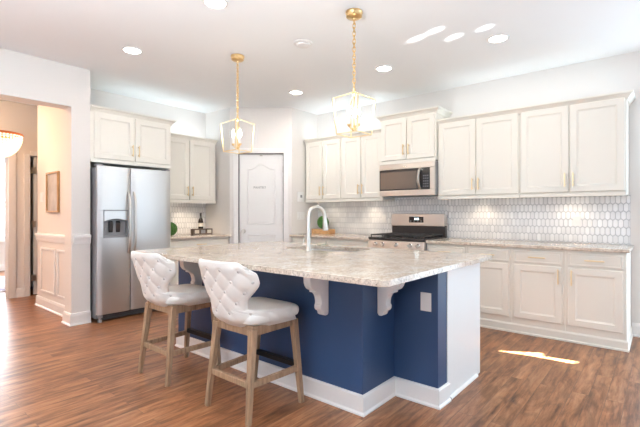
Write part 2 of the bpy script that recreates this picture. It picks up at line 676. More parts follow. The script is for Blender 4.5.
# baseboards
BB = [(0, 0), (0.016, 0), (0.016, 0.10), (0.010, 0.125), (0, 0.13)]
BB2 = [(0, 0), (0.026, 0), (0.026, 0.012), (0.016, 0.022), (0.016, 0.10), (0.010, 0.125), (0, 0.13)]
struct('baseboard_hall', B().sweep([(1.868, 4.838), (1.68, 4.838), (1.68, 5.03), (1.78, 5.03), (1.78, 6.28), (1.868, 6.28)], [(-o, z) for o, z in BB2][::-1]), M['trim'], label='white baseboard along the hall wainscot', cat='baseboard')
struct('baseboard_right', B().sweep([(XW, 0.238), (XW, -3.48)], [(o, z) for o, z in BB2]), M['trim'], label='white baseboard right of the base cabinets', cat='baseboard')
struct('baseboard_hall_end', B().sweep([(1.83, 7.05), (1.735, 7.05)], [(-o, z) for o, z in BB2][::-1]), M['trim'], label='short white baseboard on the hall end wall', cat='baseboard')
struct('baseboard_front_room', B().sweep([(-3.4, 10.6), (5.0, 10.6)], BB), M['trim'], label='white baseboard under the front room window', cat='baseboard')
# wainscot mouldings and chair rail of the hall
RAIL = [(0, 0.865), (0.012, 0.865), (0.018, 0.90), (0.03, 0.935), (0.03, 0.955), (0, 0.965)]
tr = struct('trim_1', B().sweep([(1.868, 4.838), (1.697, 4.838)], [(-o, z) for o, z in RAIL][::-1]), M['trim'], label='white chair rail stub beside the refrigerator', cat='trim')
tr = struct('trim_2', B().sweep([(1.78, 5.045), (1.78, 6.28)], [(-o, z - 0.02) for o, z in RAIL][::-1]), M['trim'], label='white chair rail along the hall wall', cat='trim')
def panel_mould(b, y0, y1, z0, z1, x, w=0.028, t=0.014):
    b.box(x - t, x, y0, y1, z0, z0 + w).box(x - t, x, y0, y1, z1 - w, z1)
    b.box(x - t, x, y0, y0 + w, z0 + w, z1 - w).box(x - t, x, y1 - w, y1, z0 + w, z1 - w)
b = B()
panel_mould(b, 5.62, 6.13, 0.20, 0.765, 1.78)
panel_mould(b, 5.10, 5.55, 0.20, 0.765, 1.78)
struct('trim_3', b, M['trim'], bevel=0.005, label='white wainscot panel mouldings in the hall', cat='trim')
struct('trim_4', B().box(1.645, 1.735, 7.03, 7.05, 0, 2.06).box(0.47, 0.55, 7.03, 7.05, 0, 2.06).box(0.55, 1.645, 7.03, 7.05, 1.985, 2.06), M['trim'], bevel=0.004, label='white casing around the front room opening', cat='trim')
struct('trim_5', B().box(1.83, 1.905, 7.03, 7.05, 0, 2.05).box(1.905, 2.70, 7.03, 7.05, 2.03, 2.10), M['trim'], bevel=0.004, label='white casing of the hall end door', cat='trim')
# hall door, ajar, with three hinges; unseen walls added behind darken the gap
struct('wall_gap_blocker', B().box(1.80, 1.86, 7.17, 7.9, 0, ZC).box(2.74, 2.80, 7.17, 7.9, 0, ZC).box(1.86, 2.74, 7.84, 7.9, 0, ZC), M['wall'], label='unseen walls added behind the hall door to block light', cat='wall')
d2 = struct('door_2', B().box(1.955, 2.66, 7.075, 7.11, 0.01, 2.02), M['door'], bevel=0.003, label='white door at the hall end', cat='door')
for z in (0.26, 1.04, 1.82):
    obj('hinge', B().box(1.915, 1.975, 7.045, 7.074, z - 0.045, z + 0.045), M['nickel'], d2)

# pantry door in the diagonal wall
ANG = math.atan2(pd.y, pd.x)
DW = D1 - D0
door = bpy.data.objects.new('door_1', None)
door['kind'] = 'structure'
tag(door, 'white arched panel pantry door in the diagonal corner wall', 'door')
C.objects.link(door)
p = pq(D0)
door.location = (p.x, p.y, 0)
door.rotation_euler = (0, 0, ANG)


def arch(x0, x1, zb, zs, rise, n=16, inset=0.0):
    pts = [(x0 + inset, zb + inset), (x1 - inset, zb + inset)]
    for i in range(n + 1):
        t = i / n
        x = x1 - inset - (x1 - x0 - 2 * inset) * t
        q = abs(2 * t - 1)
        zz = zs + rise * (0.5 + 0.5 * math.cos(PI * min(1, q / 0.82)))
        pts.append((x, zz - inset))
    return pts


def door_leaf(w, h):
    """slab with raised moulding lines following the panel outlines"""
    b = B().box(0.002, w - 0.002, 0.022, 0.058, 0.008, h - 0.002)
    return b


obj('door_leaf', door_leaf(DW, DH), M['door'], door, 0.002)


def mould(outer, t=0.009, wd=0.022, y=0.022):
    b = B()
    n = len(outer)
    cx = sum(p[0] for p in outer) / n
    cz = sum(p[1] for p in outer) / n
    # inner loop by edge offset
    inner = []
    for i in range(n):
        p0, p1, p2 = Vector(outer[i - 1]), Vector(outer[i]), Vector(outer[(i + 1) % n])
        e0, e1 = (p1 - p0).normalized(), (p2 - p1).normalized()
        n0, n1 = Vector((-e0.y, e0.x)), Vector((-e1.y, e1.x))
        m = n0 + n1
        m = m / max(m.dot(n0), 0.3)
        inner.append(p1 + m * wd)
    mid = [(Vector(o) + i) / 2 for o, i in zip(outer, inner)]
    A = [b.bm.verts.new((o[0], y, o[1])) for o in outer]
    Mv = [b.bm.verts.new((o[0], y - t, o[1])) for o in mid]
    I = [b.bm.verts.new((o[0], y, o[1])) for o in inner]
    for i in range(n):
        j = (i + 1) % n
        b.bm.faces.new((A[i], A[j], Mv[j], Mv[i]))
        b.bm.faces.new((Mv[i], Mv[j], I[j], I[i]))
        b.bm.faces.new((I[i], I[j], A[j], A[i]))
    return b


obj('panel_moulding', mould(arch(0.115, DW - 0.115, 1.03, 1.86, 0.075)), M['door'], door)
obj('panel_moulding', mould([(0.115, 0.20), (DW - 0.115, 0.20), (DW - 0.115, 0.88), (0.115, 0.88)]), M['door'], door)
b = B()
for x0, x1, z0, z1 in ((-0.085, -0.008, 0, DH + 0.085), (DW + 0.008, DW + 0.085, 0, DH + 0.085), (-0.008, DW + 0.008, DH + 0.008, DH + 0.085)):
    b.box(x0, x1, -0.018, -0.001, z0, z1)
cs = obj('door_casing', b, M['trim'], door, 0.005)
jm = obj('door_jamb', B().box(-0.011, -0.001, 0, 0.10, 0, DH + 0.01).box(DW + 0.001, DW + 0.011, 0, 0.10, 0, DH + 0.01).box(-0.001, DW + 0.001, 0, 0.10, DH + 0.001, DH + 0.011), M['jamb_shade'], door)  # jamb coloured dark to stand for the shade in the door gap
kb = obj('door_knob', B().lathe([(0.0, 0.022), (0.028, 0.022), (0.030, 0.016), (0.012, 0.012), (0.011, -0.018), (0.026, -0.03), (0.030, -0.045), (0.022, -0.058), (0.0, -0.060)], (0.07, 0, 0.93), 'y', 18), M['nickel'], door, smooth=True)
for z in (1.85, 1.07, 0.25):
    obj('hinge', B().box(DW - 0.006, DW + 0.012, 0.008, 0.022, z - 0.045, z + 0.045).tube([(DW + 0.001, 0.006, z - 0.05), (DW + 0.001, 0.006, z + 0.05)], 0.006, 8), M['nickel'], door)
obj('latch_plate', B().box(DW / 2 - 0.02, DW / 2 + 0.02, 0.012, 0.022, DH - 0.03, DH - 0.012), M['nickel'], door)


def text_obj(name, s, size, m, parent, loc, rot, depth=0.001):
    cu = bpy.data.curves.new(name, 'FONT')
    cu.body = s
    cu.size = size
    cu.align_x = 'CENTER'
    cu.align_y = 'CENTER'
    cu.extrude = depth
    cu.space_character = 1.08
    o = bpy.data.objects.new(name, cu)
    C.objects.link(o)
    dg = bpy.context.evaluated_depsgraph_get()
    me = bpy.data.meshes.new_from_object(o.evaluated_get(dg))
    bpy.data.objects.remove(o)
    me.materials.clear()
    me.materials.append(m)
    o = bpy.data.objects.new(name, me)
    C.objects.link(o)
    o.parent = parent
    o.location = loc
    o.rotation_euler = rot
    return o


tx = text_obj('pantry_lettering', 'PANTRY', 0.047, M['text'], door, (0.305, 0.0205, 1.578), (rad(90), 0, 0))
tx['label'] = 'dark grey PANTRY lettering'

# ------------------------------------------------------------------ tiled splashbacks
def splash(name, label, spans, loc, rz, w=0.043, h=0.094, pitch=0.0795, tip=0.0165, g=0.0032):
    """spans = [(u0, u1, z0, z1)] on the local x/z plane, front toward -y"""
    bg, bt = B(), B()
    for (u0, u1, z0, z1) in spans:
        bg.box(u0, u1, -0.003, 0, z0, z1)
        r = 0
        z = z0 - pitch * 0.4
        while z < z1 + h:
            u = u0 - (w if r % 2 else w / 2)
            while u < u1 + w:
                hx, hz = (w - g) / 2, (h - g * 1.2) / 2
                pts = [(u, z - hz), (u + hx, z - hz + tip), (u + hx, z + hz - tip), (u, z + hz), (u - hx, z + hz - tip), (u - hx, z - hz + tip)]
                cl = [(min(max(a, u0 + 0.001), u1 - 0.001), min(max(c, z0 + 0.001), z1 - 0.001)) for a, c in pts]
                du = max(a for a, c in cl) - min(a for a, c in cl)
                dz = max(c for a, c in cl) - min(c for a, c in cl)
                if du > 0.008 and dz > 0.008:
                    cx, cz = sum(a for a, c in cl) / 6, sum(c for a, c in cl) / 6
                    base = [bt.bm.verts.new((a, -0.003, c)) for a, c in cl]
                    tilt = random.uniform(-0.0005, 0.0005)
                    top = [bt.bm.verts.new((cx + (a - cx) * 0.90, -0.0065 + tilt * (a - cx) / w, cz + (c - cz) * 0.95)) for a, c in cl]
                    bt.bm.faces.new(top)
                    for i in range(6):
                        j = (i + 1) % 6
                        try:
                            bt.bm.faces.new((base[i], base[j], top[j], top[i]))
                        except ValueError:
                            pass
                u += w
            z += pitch
            r += 1
    root = bpy.data.objects.new(name, None)
    root['kind'] = 'structure'
    tag(root, label, 'backsplash')
    C.objects.link(root)
    root.location = loc
    root.rotation_euler = (0, 0, rz)
    obj('grout_bed', bg, M['grout'], root)
    obj('glazed_tiles', bt, M['tile'], root)
    return root


splash('trim_6', 'white elongated hexagon tile splashback behind the range counter', [(0, 1.39, ZK + 0.001, 1.371), (1.39, 2.15, 0.5, 1.41), (2.15, 3.99, ZK + 0.001, 1.371)], (XW, 4.24, 0), RZ)
splash('trim_7', 'white tile splashback over the small counter by the refrigerator', [(0, 0.985, ZK + 0.001, 1.355)], (2.85, YB, 0), 0)

# ------------------------------------------------------------------ cabinets
def shaker(x0, x1, z0, z1, y=0.0, t=0.02, fr=0.058, dp=0.009, bev=0.012):
    b = B()
    bm = b.bm
    def loop(i, yy):
        return [bm.verts.new(p) for p in ((x0 + i, yy, z0 + i), (x1 - i, yy, z0 + i), (x1 - i, yy, z1 - i), (x0 + i, yy, z1 - i))]
    L0 = loop(0, y + t)
    L1 = loop(0, y + 0.004)
    L2 = loop(0.004, y)
    L3 = loop(fr, y)
    L3b = loop(fr + 0.003, y + 0.004)
    L4 = loop(fr + 0.003 + bev, y + dp)
    for a, c in ((L0, L1), (L1, L2), (L2, L3), (L3, L3b), (L3b, L4)):
        for i in range(4):
            j = (i + 1) % 4
            bm.faces.new((a[i], a[j], c[j], c[i]))
    bm.faces.new(L4)
    bm.faces.new(L0[::-1])
    return b


def slab_front(x0, x1, z0, z1, y=0.0, t=0.02):
    return shaker(x0, x1, z0, z1, y, t, 0.016, -0.0, 0.001)


def pull(x, z, L=0.135, vertical=True, y=0.0):
    b = B()
    o = 0.03
    h = L / 2
    if vertical:
        b.box(x - 0.0055, x + 0.0055, y - o - 0.007, y - o + 0.003, z - h, z + h)
        for s in (-1, 1):
            b.box(x - 0.005, x + 0.005, y - o, y, z + s * h * 0.72 - 0.005, z + s * h * 0.72 + 0.005)
    else:
        b.box(x - h, x + h, y - o - 0.007, y - o + 0.003, z - 0.0055, z + 0.0055)
        for s in (-1, 1):
            b.box(x + s * h * 0.72 - 0.005, x + s * h * 0.72 + 0.005, y - o, y, z - 0.005, z + 0.005)
    return b


CROWN = [(0, -0.055), (0.010, -0.055), (0.012, -0.045), (0.030, -0.018), (0.050, -0.004), (0.052, 0.012), (0, 0.012)]


def upper(label, loc, rz, w, z0, z1, dep, zr, left_ret=False, right_ret=False, doors=((0, 1),), pulls=(), pz=None, lights=0, name='wall_cabinet', group=None, zd=None, crown=True, panel=None):
    """doors: list of (x0,x1); pulls: x positions, one per door; zr = crown top"""
    t = thing(name, label, 'cabinet', loc, rz, group)
    b = B().box(0.0005, w - 0.0005, 0.02, dep, z0, z1)
    if panel:
        b.box(*panel)
    obj('cabinet_box', b, M['cabinet'], t, 0.0015)
    obj('light_rail', B().box(0.001, w - 0.001, 0.008, 0.0195, z0 - 0.014, z0 + 0.024), M['cabinet'], t, 0.003)
    zt = zd or z1 - 0.05
    for (x0, x1), px in zip(doors, pulls):
        d = obj('door', shaker(x0, x1, z0 + 0.034, zt), M['cabinet'], t)
        obj('pull', pull(px, pz or (z0 + 0.034 + 0.12)), M['brass'], d, 0.0015)
    path = [(0, 0.02), (w, 0.02)]
    if right_ret:
        path = path + [(w, dep)]
    if left_ret:
        path = [(0, dep)] + path
    prof = [(o, z + zr - 0.012) for o, z in CROWN]
    obj('crown_moulding', B().sweep(path, prof), M['cabinet'], t)
    return t


XU = 4.71
DEP = XW - XU - 0.001
def pair(w, gap=0.012, mid=0.006, e=0.014):
    return [(e, w / 2 - mid), (w / 2 + mid, w - e)]
CT = 2.313
u1 = upper('cream two door wall cabinet at the right end of the tile run', (XU, 1.176, 0), RZ, 0.914, 1.372, 2.30, DEP, CT, right_ret=True, doors=pair(0.914), pulls=(0.457 - 0.035, 0.457 + 0.035), zd=2.262)
u2 = upper('cream two door wall cabinet just right of the microwave', (XU, 2.0895, 0), RZ, 0.913, 1.372, 2.30, DEP, CT, doors=pair(0.913), pulls=(0.4565 - 0.035, 0.4565 + 0.035), zd=2.262)
MWZ = 1.838
u3 = upper('cream two door cabinet raised above the microwave', (XU - 0.055, 2.852, 0), RZ, 0.762, MWZ, 2.44, DEP + 0.055, 2.462, left_ret=True, right_ret=True, doors=pair(0.762), pulls=(0.381 - 0.036, 0.381 + 0.036), zd=2.395)
u4 = upper('cream two door wall cabinet left of the microwave above moss ball', (XU, 3.537, 0), RZ, 0.684, 1.372, 2.30, DEP, CT, doors=pair(0.684), pulls=(0.342 - 0.032, 0.342 + 0.032), zd=2.262)
u5 = upper('cream two door wall cabinet nearest the pantry on the range wall', (XU, 4.222, 0), RZ, 0.684, 1.372, 2.30, DEP, CT, doors=pair(0.684), pulls=(0.342 - 0.032, 0.342 + 0.032), zd=2.262)
u6 = upper('cream two door cabinet above the stainless refrigerator', (1.872, 4.83, 0), 0, 0.966, 1.775, 2.37, YB - 4.83 - 0.001, 2.385, right_ret=True, doors=[(0.035, 0.486), (0.498, 0.950)], pulls=(0.455, 0.53), zd=2.318, panel=(0.934, 0.9655, 0.02, YB - 4.83 - 0.001, 0.001, 1.775))
u7 = upper('cream two door wall cabinet between the refrigerator and pantry', (2.842, 5.20, 0), 0, 0.95, 1.355, 2.285, YB - 5.2 - 0.001, 2.298, doors=[(0.10, 0.485), (0.50, 0.90)], pulls=(0.455, 0.535), zd=2.245)


def base(label, loc, rz, w, dep, drawer=True, pull_side=None, name='base_cabinet', right_end=False, doors=None):
    t = thing(name, label, 'cabinet', loc, rz)
    obj('cabinet_box', B().box(0.0005, w - 0.0005, 0.02, dep, 0.0, ZK - 0.032), M['cabinet'], t, 0.001)
    path = [(0, 0.02), (w, 0.02)]
    if right_end:
        path = path + [(w, dep)]
    obj('toe_board', B().sweep(path, [(0, 0.001), (0.016, 0.001), (0.016, 0.016), (0.010, 0.022), (0.010, 0.078), (0.004, 0.092), (0, 0.092)]), M['cabinet'], t)
    e = 0.024
    if doors is None:
        doors = [(e, w - e)]
        sides = [pull_side]
    else:
        sides = ['r', 'l']
    dr = obj('drawer', slab_front(e, w - e, 0.708, 0.826), M['cabinet'], t)
    obj('pull', pull(w / 2, 0.768, 0.15, False), M['brass'], dr, 0.0015)
    for (x0, x1), sd in zip(doors, sides):
        d = obj('door', shaker(x0, x1, 0.155, 0.69), M['cabinet'], t)
        obj('pull', pull(x1 - 0.03 if sd == 'r' else x0 + 0.03, 0.60, 0.14), M['brass'], d, 0.0015)
    return t


XB = 4.41
BD = XW - XB - 0.001
base('cream base cabinet at the right end of the long counter', (XB, 0.706, 0), RZ, 0.461, BD, pull_side='l', right_end=True)
base('cream base cabinet second from the right end of the counter', (XB, 1.176, 0), RZ, 0.470, BD, pull_side='r')
base('cream base cabinet half hidden by the island end panel', (XB, 1.634, 0), RZ, 0.458, BD, pull_side='l')
base('cream base cabinet right beside the range behind the island', (XB, 2.089, 0), RZ, 0.455, BD, pull_side='r')
base('cream base cabinet left of the range below the moss ball', (XB, 3.537, 0), RZ, 0.684, BD, doors=[(0.024, 0.337), (0.347, 0.66)])
base('cream base cabinet left of the range next to the pantry', (XB, 4.222, 0), RZ, 0.684, BD, doors=[(0.024, 0.337), (0.347, 0.66)])
base('cream base cabinet between the refrigerator and pantry', (2.842, 4.93, 0), 0, 0.985, YB - 4.93 - 0.001, doors=[(0.024, 0.487), (0.498, 0.961)])


def worktop(name, label, x0, x1, y0, y1, cat='countertop', hole=None, rad_=0.012):
    b = B()
    b.box(x0, x1, y0, y1, ZK - 0.032, ZK)
    o = obj(name, b, M['granite'], None, 0.006, seg=3)
    return tag(o, label, cat)


worktop('countertop', 'speckled granite counter running right of the range', 4.39, XW - 0.004, 0.222, 2.088)
worktop('countertop', 'speckled granite counter left of the range below moss ball', 4.39, XW - 0.004, 2.854, 4.243)
worktop('countertop', 'small granite counter between the refrigerator and pantry', 2.842, 3.832, 4.89, YB - 0.004)

# ------------------------------------------------------------------ island
isl = thing('kitchen_island', 'navy blue kitchen island with white end panel and corbels', 'kitchen island', (2.6, 2.2, 0))
def ipt(o):
    o.location = (-2.6, -2.2, 0)
    return o
ZU = ZK - 0.033
YI = 3.36
kw = obj('seating_panel', B().prism([(2.04, 1.37), (2.41, 1.37), (2.41, 1.065), (2.545, 1.065), (2.545, YI), (2.04, YI)], 0, ZU), M['blue'], isl, 0.002)
ipt(kw)
kw['label'] = 'navy blue painted seating side'
b = B()
b.box(2.5455, 3.150, 1.060, 1.082, 0.0, ZU)                 # end panel
b.box(2.5455, 3.150, YI - 0.022, YI, 0.0, ZU)
b.box(2.5455, 3.10, 1.082, YI - 0.022, 0.10, 0.12)
b.box(3.130, 3.150, 1.082, YI - 0.022, 0.10, ZU)
b.box(3.07, 3.09, 1.082, YI - 0.022, 0.0, 0.10)
ipt(obj('shoe_moulding', B().sweep([(3.068, 1.0595), (2.576, 1.0595)], [(0, 0.0), (0.016, 0), (0.014, 0.010), (0, 0.018)][::-1] and [(-o, z) for o, z in [(0, 0.0), (0.016, 0), (0.014, 0.010), (0, 0.018)]][::-1]), M['trim'], isl))
cb = ipt(obj('cabinet_box', b, M['white_panel'], isl, 0.0015))
for k in range(4):
    y1 = 1.10 + k * 0.56
    d = obj('door', shaker(0, 0.55, 0.13, ZU - 0.03), M['white_panel'], isl)
    d.rotation_euler = (0, 0, PI / 2)
    d.location = (3.172 - 2.6, y1 - 2.2, 0)
    obj('pull', pull(0.50 if k % 2 == 0 else 0.05, 0.70), M['brass'], d, 0.0015)
IB = [(0, 0), (0.022, 0), (0.022, 0.010), (0.014, 0.020), (0.014, 0.108), (0.010, 0.114), (0, 0.118)]
bt = ipt(obj('base_trim', B().sweep([(2.552, 1.0595), (2.41, 1.0645), (2.41, 1.37), (2.04, 1.37), (2.04, YI), (2.50, YI)], [(-o, z) for o, z in IB][::-1]), M['trim'], isl))


def corbel_outline(P0, H0, P=0.20, Hh=0.255):
    pr = [(0, 0), (P - 0.012, 0), (P - 0.012, -0.012), (P - 0.004, -0.024), (P, -0.045), (P - 0.001, -0.065), (P - 0.010, -0.085), (P - 0.026, -0.100), (P - 0.046, -0.108),
          (P - 0.060, -0.110), (P - 0.060, -0.122), (P - 0.085, -0.126), (P - 0.104, -0.138), (P - 0.116, -0.156), (P - 0.122, -0.176), (P - 0.122, -0.190), (P - 0.114, -0.197),
          (P - 0.114, -0.212), (P - 0.124, -0.224), (P - 0.140, -0.230), (P - 0.146, -0.236), (P - 0.150, -0.248), (P - 0.165, -Hh), (0.012, -Hh), (0, -Hh + 0.012)]
    return [(p / 0.20 * P0, z / 0.255 * H0) for p, z in pr]


def corbel(loc, rz, P0=0.178, H0=0.298):
    # local: projection along -x, thickness along y
    o = obj('corbel', B().prism([(-p, z) for p, z in corbel_outline(P0, H0)], -0.028, 0.028, 'y'), M['trim'], isl, 0.003, angle=50)
    o.location = (loc[0] - 2.6, loc[1] - 2.2, ZU - 0.0005)
    o.rotation_euler = (0, 0, rz)
    return o


corbel((2.0395, 1.655), 0)
corbel((2.0395, 3.02), 0)
corbel((2.228, 1.3695), PI / 2, 0.165, 0.292)
outl = obj('outlet', B().box(-0.036, 0.036, -0.006, 0, -0.058, 0.058), M['plastic'], isl, 0.003)
outl.rotation_euler = (0, 0, RZ)
outl.location = (2.4095 - 2.6, 1.143 - 2.2, 0.640)
outl['label'] = 'white wall outlet plate'
for dz in (-0.022, 0.022):
    r = obj('socket', B().box(-0.016, 0.016, -0.0075, -0.0055, dz - 0.014, dz + 0.014), M['plastic'], outl, 0.002)

# island worktop with the sink cut out
SX0, SX1, SY0, SY1 = 2.63, 3.06, 1.93, 2.62
def rrect(x0, x1, y0, y1, r, n=6):
    pts = []
    for cx, cy, a0 in ((x1 - r, y1 - r, 0), (x0 + r, y1 - r, 90), (x0 + r, y0 + r, 180), (x1 - r, y0 + r, 270)):
        for i in range(n + 1):
            a = rad(a0 + 90 * i / n)
            pts.append((cx + r * math.cos(a), cy + r * math.sin(a)))
    return pts


it = obj('island_countertop', slab_with_hole(rrect(1.635, 3.185, 0.975, 3.385, 0.05), rrect(SX0, SX1, SY0, SY1, 0.06), ZK - 0.032, ZK), M['granite'], None, 0.007, seg=3)
tag(it, 'large speckled granite island countertop with the sink cut into it', 'countertop')
# sink
sk = thing('kitchen_sink', 'stainless undermount sink set in the island countertop', 'sink', ((SX0 + SX1) / 2, (SY0 + SY1) / 2, ZK - 0.033))
b = B()
o1 = rrect(SX0 + 0.004 - sk.location.x, SX1 - 0.004 - sk.location.x, SY0 + 0.004 - sk.location.y, SY1 - 0.004 - sk.location.y, 0.058)
o2 = rrect(SX0 + 0.02 - sk.location.x, SX1 - 0.02 - sk.location.x, SY0 + 0.02 - sk.location.y, SY1 - 0.02 - sk.location.y, 0.055)
ra = [b.bm.verts.new((x, y, 0)) for x, y in o1]
rb_ = [b.bm.verts.new((x, y, -0.19)) for x, y in o2]
for i in range(len(ra)):
    j = (i + 1) % len(ra)
    b.bm.faces.new((ra[i], ra[j], rb_[j], rb_[i]))
b.bm.faces.new(rb_)
sb = obj('basin', b, M['steel'], sk, smooth=True)
md = sb.modifiers.new('thick', 'SOLIDIFY')
md.thickness = 0.003
md.offset = 1
obj('drain', B().lathe([(0, 0), (0.045, 0), (0.045, 0.004), (0.03, 0.004), (0.025, 0.001), (0, 0.001)], (0, 0, -0.188)), M['chrome'], sk, smooth=True)
# faucet
fc = thing('kitchen_faucet', 'tall brushed nickel gooseneck faucet behind the island sink', 'faucet', (2.545, 2.245, ZK))
obj('base', B().lathe([(0, 0), (0.028, 0), (0.028, 0.006), (0.021, 0.014), (0.0185, 0.05), (0.0185, 0.11), (0, 0.11)]), M['nickel'], fc, smooth=True)
pts = [(0, 0, 0.105), (0, 0, 0.285)]
R = 0.076
fd = Vector((0.93, -0.37, 0)).normalized()
for i in range(1, 13):
    a = PI - PI * i / 12 * 0.98
    pts.append(tuple(fd * (R + R * math.cos(a)) + Vector((0, 0, 0.285 + R * math.sin(a)))))
obj('spout', B().tube(pts, 0.0155, 14), M['nickel'], fc, smooth=True)
e = Vector(pts[-1])
sh = obj('spray_head', B().tube([e, e + Vector((fd.x * .004, fd.y * .004, -0.03)), e + Vector((fd.x * .010, fd.y * .010, -0.115)), e + Vector((fd.x * .010, fd.y * .010, -0.125))], [0.0155, 0.017, 0.026, 0.024], 14), M['nickel'], fc, smooth=True)
hd = Vector((-0.3, 0.95, 0)).normalized()
obj('lever_handle', B().tube([(0, 0, 0.045), tuple(hd * 0.045 + Vector((0, 0, 0.048)))], 0.012, 10).tube([tuple(hd * 0.04 + Vector((0, 0, 0.048))), tuple(hd * 0.052 + Vector((0.01, 0, 0.09))), tuple(hd * 0.052 + Vector((0.045, -.01, 0.125)))], [0.007, 0.006, 0.005], 8), M['nickel'], fc, smooth=True)

# ------------------------------------------------------------------ refrigerator
fr = thing('refrigerator', 'stainless side by side refrigerator with a water dispenser', 'refrigerator', (1.895, 4.70, 0))
FW, FH = 0.862, 1.715
obj('cabinet_body', B().box(0.004, FW - 0.004, 0.075, 0.78, 0.035, FH - 0.015), M['midgrey'], fr, 0.004)
SPL = 0.362


def fridge_door(x0, x1, rec=None):
    """door with softly bowed front; rec = dispenser recess"""
    b = B()
    n = 14
    pts = [(x1, 0.068), (x0, 0.068)]
    for i in range(n + 1):
        t = i / n
        x = x0 + (x1 - x0) * t
        q = abs(2 * t - 1)
        y = 0.010 * q ** 2 + (0.014 * max(0, (q - 0.9) / 0.1) ** 2)
        pts.append((x, y))
    if rec is None:
        b.prism(pts, 0.085, FH)
    else:
        rx0, rx1, rz0, rz1 = rec
        b.prism(pts, 0.085, rz0)
        b.prism(pts, rz1, FH)
        def cut(a, c):
            q = [(x, y) for x, y in pts[2:] if a - 1e-6 <= x <= c + 1e-6]
            def yy(x):
                t = (x - x0) / (x1 - x0)
                k = abs(2 * t - 1)
                return 0.010 * k ** 2 + (0.014 * max(0, (k - 0.9) / 0.1) ** 2)
            q = [(a, yy(a))] + [p for p in q if a + 1e-4 < p[0] < c - 1e-4] + [(c, yy(c))]
            return [(c, 0.068), (a, 0.068)] + q
        b.prism(cut(x0, rx0), rz0, rz1)
        b.prism(cut(rx1, x1), rz0, rz1)
    return b


fz = obj('freezer_door', fridge_door(0, SPL - 0.003, (0.062, 0.322, 0.93, 1.225)), M['steel'], fr, 0.003)
fd_ = obj('refrigerator_door', fridge_door(SPL + 0.003, FW), M['steel'], fr, 0.003)


def fhandle(x):
    z0, z1 = 0.74, 1.44
    pts = []
    for i in range(13):
        t = i / 12
        z = z0 + (z1 - z0) * t
        y = -0.045 + 0.047 * (abs(2 * t - 1) ** 4)
        pts.append((x, y, z))
    return B().tube(pts, 0.013, 10)


obj('handle', fhandle(SPL - 0.032), M['steel_warm'], fz, smooth=True)
obj('handle', fhandle(SPL + 0.032), M['steel_warm'], fd_, smooth=True)
dp = obj('dispenser', B().box(0.0625, 0.3215, 0.060, 0.0675, 0.9305, 1.2245), M['midgrey'], fz)
obj('dispenser_frame', B().box(0.055, 0.330, -0.001, 0.012, 0.922, 0.934).box(0.055, 0.330, -0.001, 0.012, 1.222, 1.233).box(0.055, 0.066, -0.001, 0.012, 0.934, 1.222).box(0.319, 0.330, -0.001, 0.012, 0.934, 1.222), M['midgrey'], dp, 0.002)
b = B()
cp = [(0.066, 1.222), (0.066, 1.105)] + [(0.066 + 0.253 * i / 10, 1.105 + 0.03 * math.sin(PI * i / 10)) for i in range(1, 10)] + [(0.319, 1.105), (0.319, 1.222)]
obj('control_panel', b.prism(cp, 0.002, 0.058, 'y'), M['steel'], dp, 0.002)
obj('paddle', B().prism([(0.055, 1.11), (0.035, 1.09), (0.045, 0.99), (0.055, 0.98)], 0.13, 0.175, 'x'), M['enamel'], dp, 0.003)
obj('paddle', B().prism([(0.055, 1.11), (0.035, 1.09), (0.045, 0.99), (0.055, 0.98)], 0.21, 0.255, 'x'), M['enamel'], dp, 0.003)
obj('drip_tray', B().box(0.068, 0.316, 0.004, 0.059, 0.935, 0.946), M['midgrey'], dp, 0.002)
obj('toe_grille', B().box(0.05, FW - 0.02, 0.072, 0.09, 0.012, 0.078).box(0.05, FW - 0.02, 0.066, 0.074, 0.02, 0.03).box(0.05, FW - 0.02, 0.066, 0.074, 0.042, 0.052).box(0.05, FW - 0.02, 0.066, 0.074, 0.062, 0.072), M['darkgrey'], fr)
for x in (0.035, FW - 0.035):
    obj('leveling_foot', B().lathe([(0, 0.0), (0.022, 0.0), (0.022, 0.03), (0.012, 0.036), (0.012, 0.08), (0, 0.08)], (x, 0.045, 0)).box(x - 0.02, x + 0.02, 0.02, 0.08, 0.05, 0.083), M['midgrey'], fr, smooth=True)
    obj('hinge_cover', B().box(x - 0.03, x + 0.03, 0.02, 0.13, FH + 0.0005, FH + 0.022), M['midgrey'], fr, 0.006)

# ------------------------------------------------------------------ microwave
mw = thing('microwave', 'stainless over the range microwave with curved handle', 'microwave', (4.635, 2.851, 1.413), RZ)
MW, MH = 0.760, 0.408
obj('body', B().box(0, MW, 0.03, 0.400, 0, MH), M['midgrey'], mw, 0.003)
obj('top_trim', B().box(0, MW, 0.0, 0.0295, 0.335, MH), M['steel_warm'], mw, 0.004)
obj('bottom_trim', B().box(0, MW, 0.0, 0.0295, 0, 0.072), M['steel_warm'], mw, 0.004)
obj('side_trim', B().box(0.700, MW, 0.0, 0.0295, 0.0725, 0.3345), M['steel_warm'], mw, 0.003)
dr = obj('door', B().box(0.0, 0.545, 0.002, 0.0295, 0.0725, 0.3345), M['enamel'], mw, 0.003)
obj('door_window', B().box(0.018, 0.525, -0.001, 0.0025, 0.088, 0.305), M['mwglass'], dr, 0.002)
pts = [(0.572, 0.004 - 0.055 * math.sin(PI * i / 10) ** 0.6, 0.082 + 0.245 * i / 10) for i in range(11)]
obj('handle', B().tube(pts, 0.015, 10), M['nickel'], dr, smooth=True)
cpn = obj('control_panel', B().box(0.5455, 0.6995, 0.002, 0.0295, 0.0725, 0.3345), M['blackglass'], mw, 0.002)
for r in range(5):
    for c in range(3):
        obj('button', B().box(0.612 + c * 0.026, 0.630 + c * 0.026, 0.0005, 0.0022, 0.100 + r * 0.032, 0.118 + r * 0.032), M['darkgrey'], cpn)
obj('display', B().box(0.605, 0.690, 0.0005, 0.0022, 0.272, 0.304), M['enamel'], cpn)
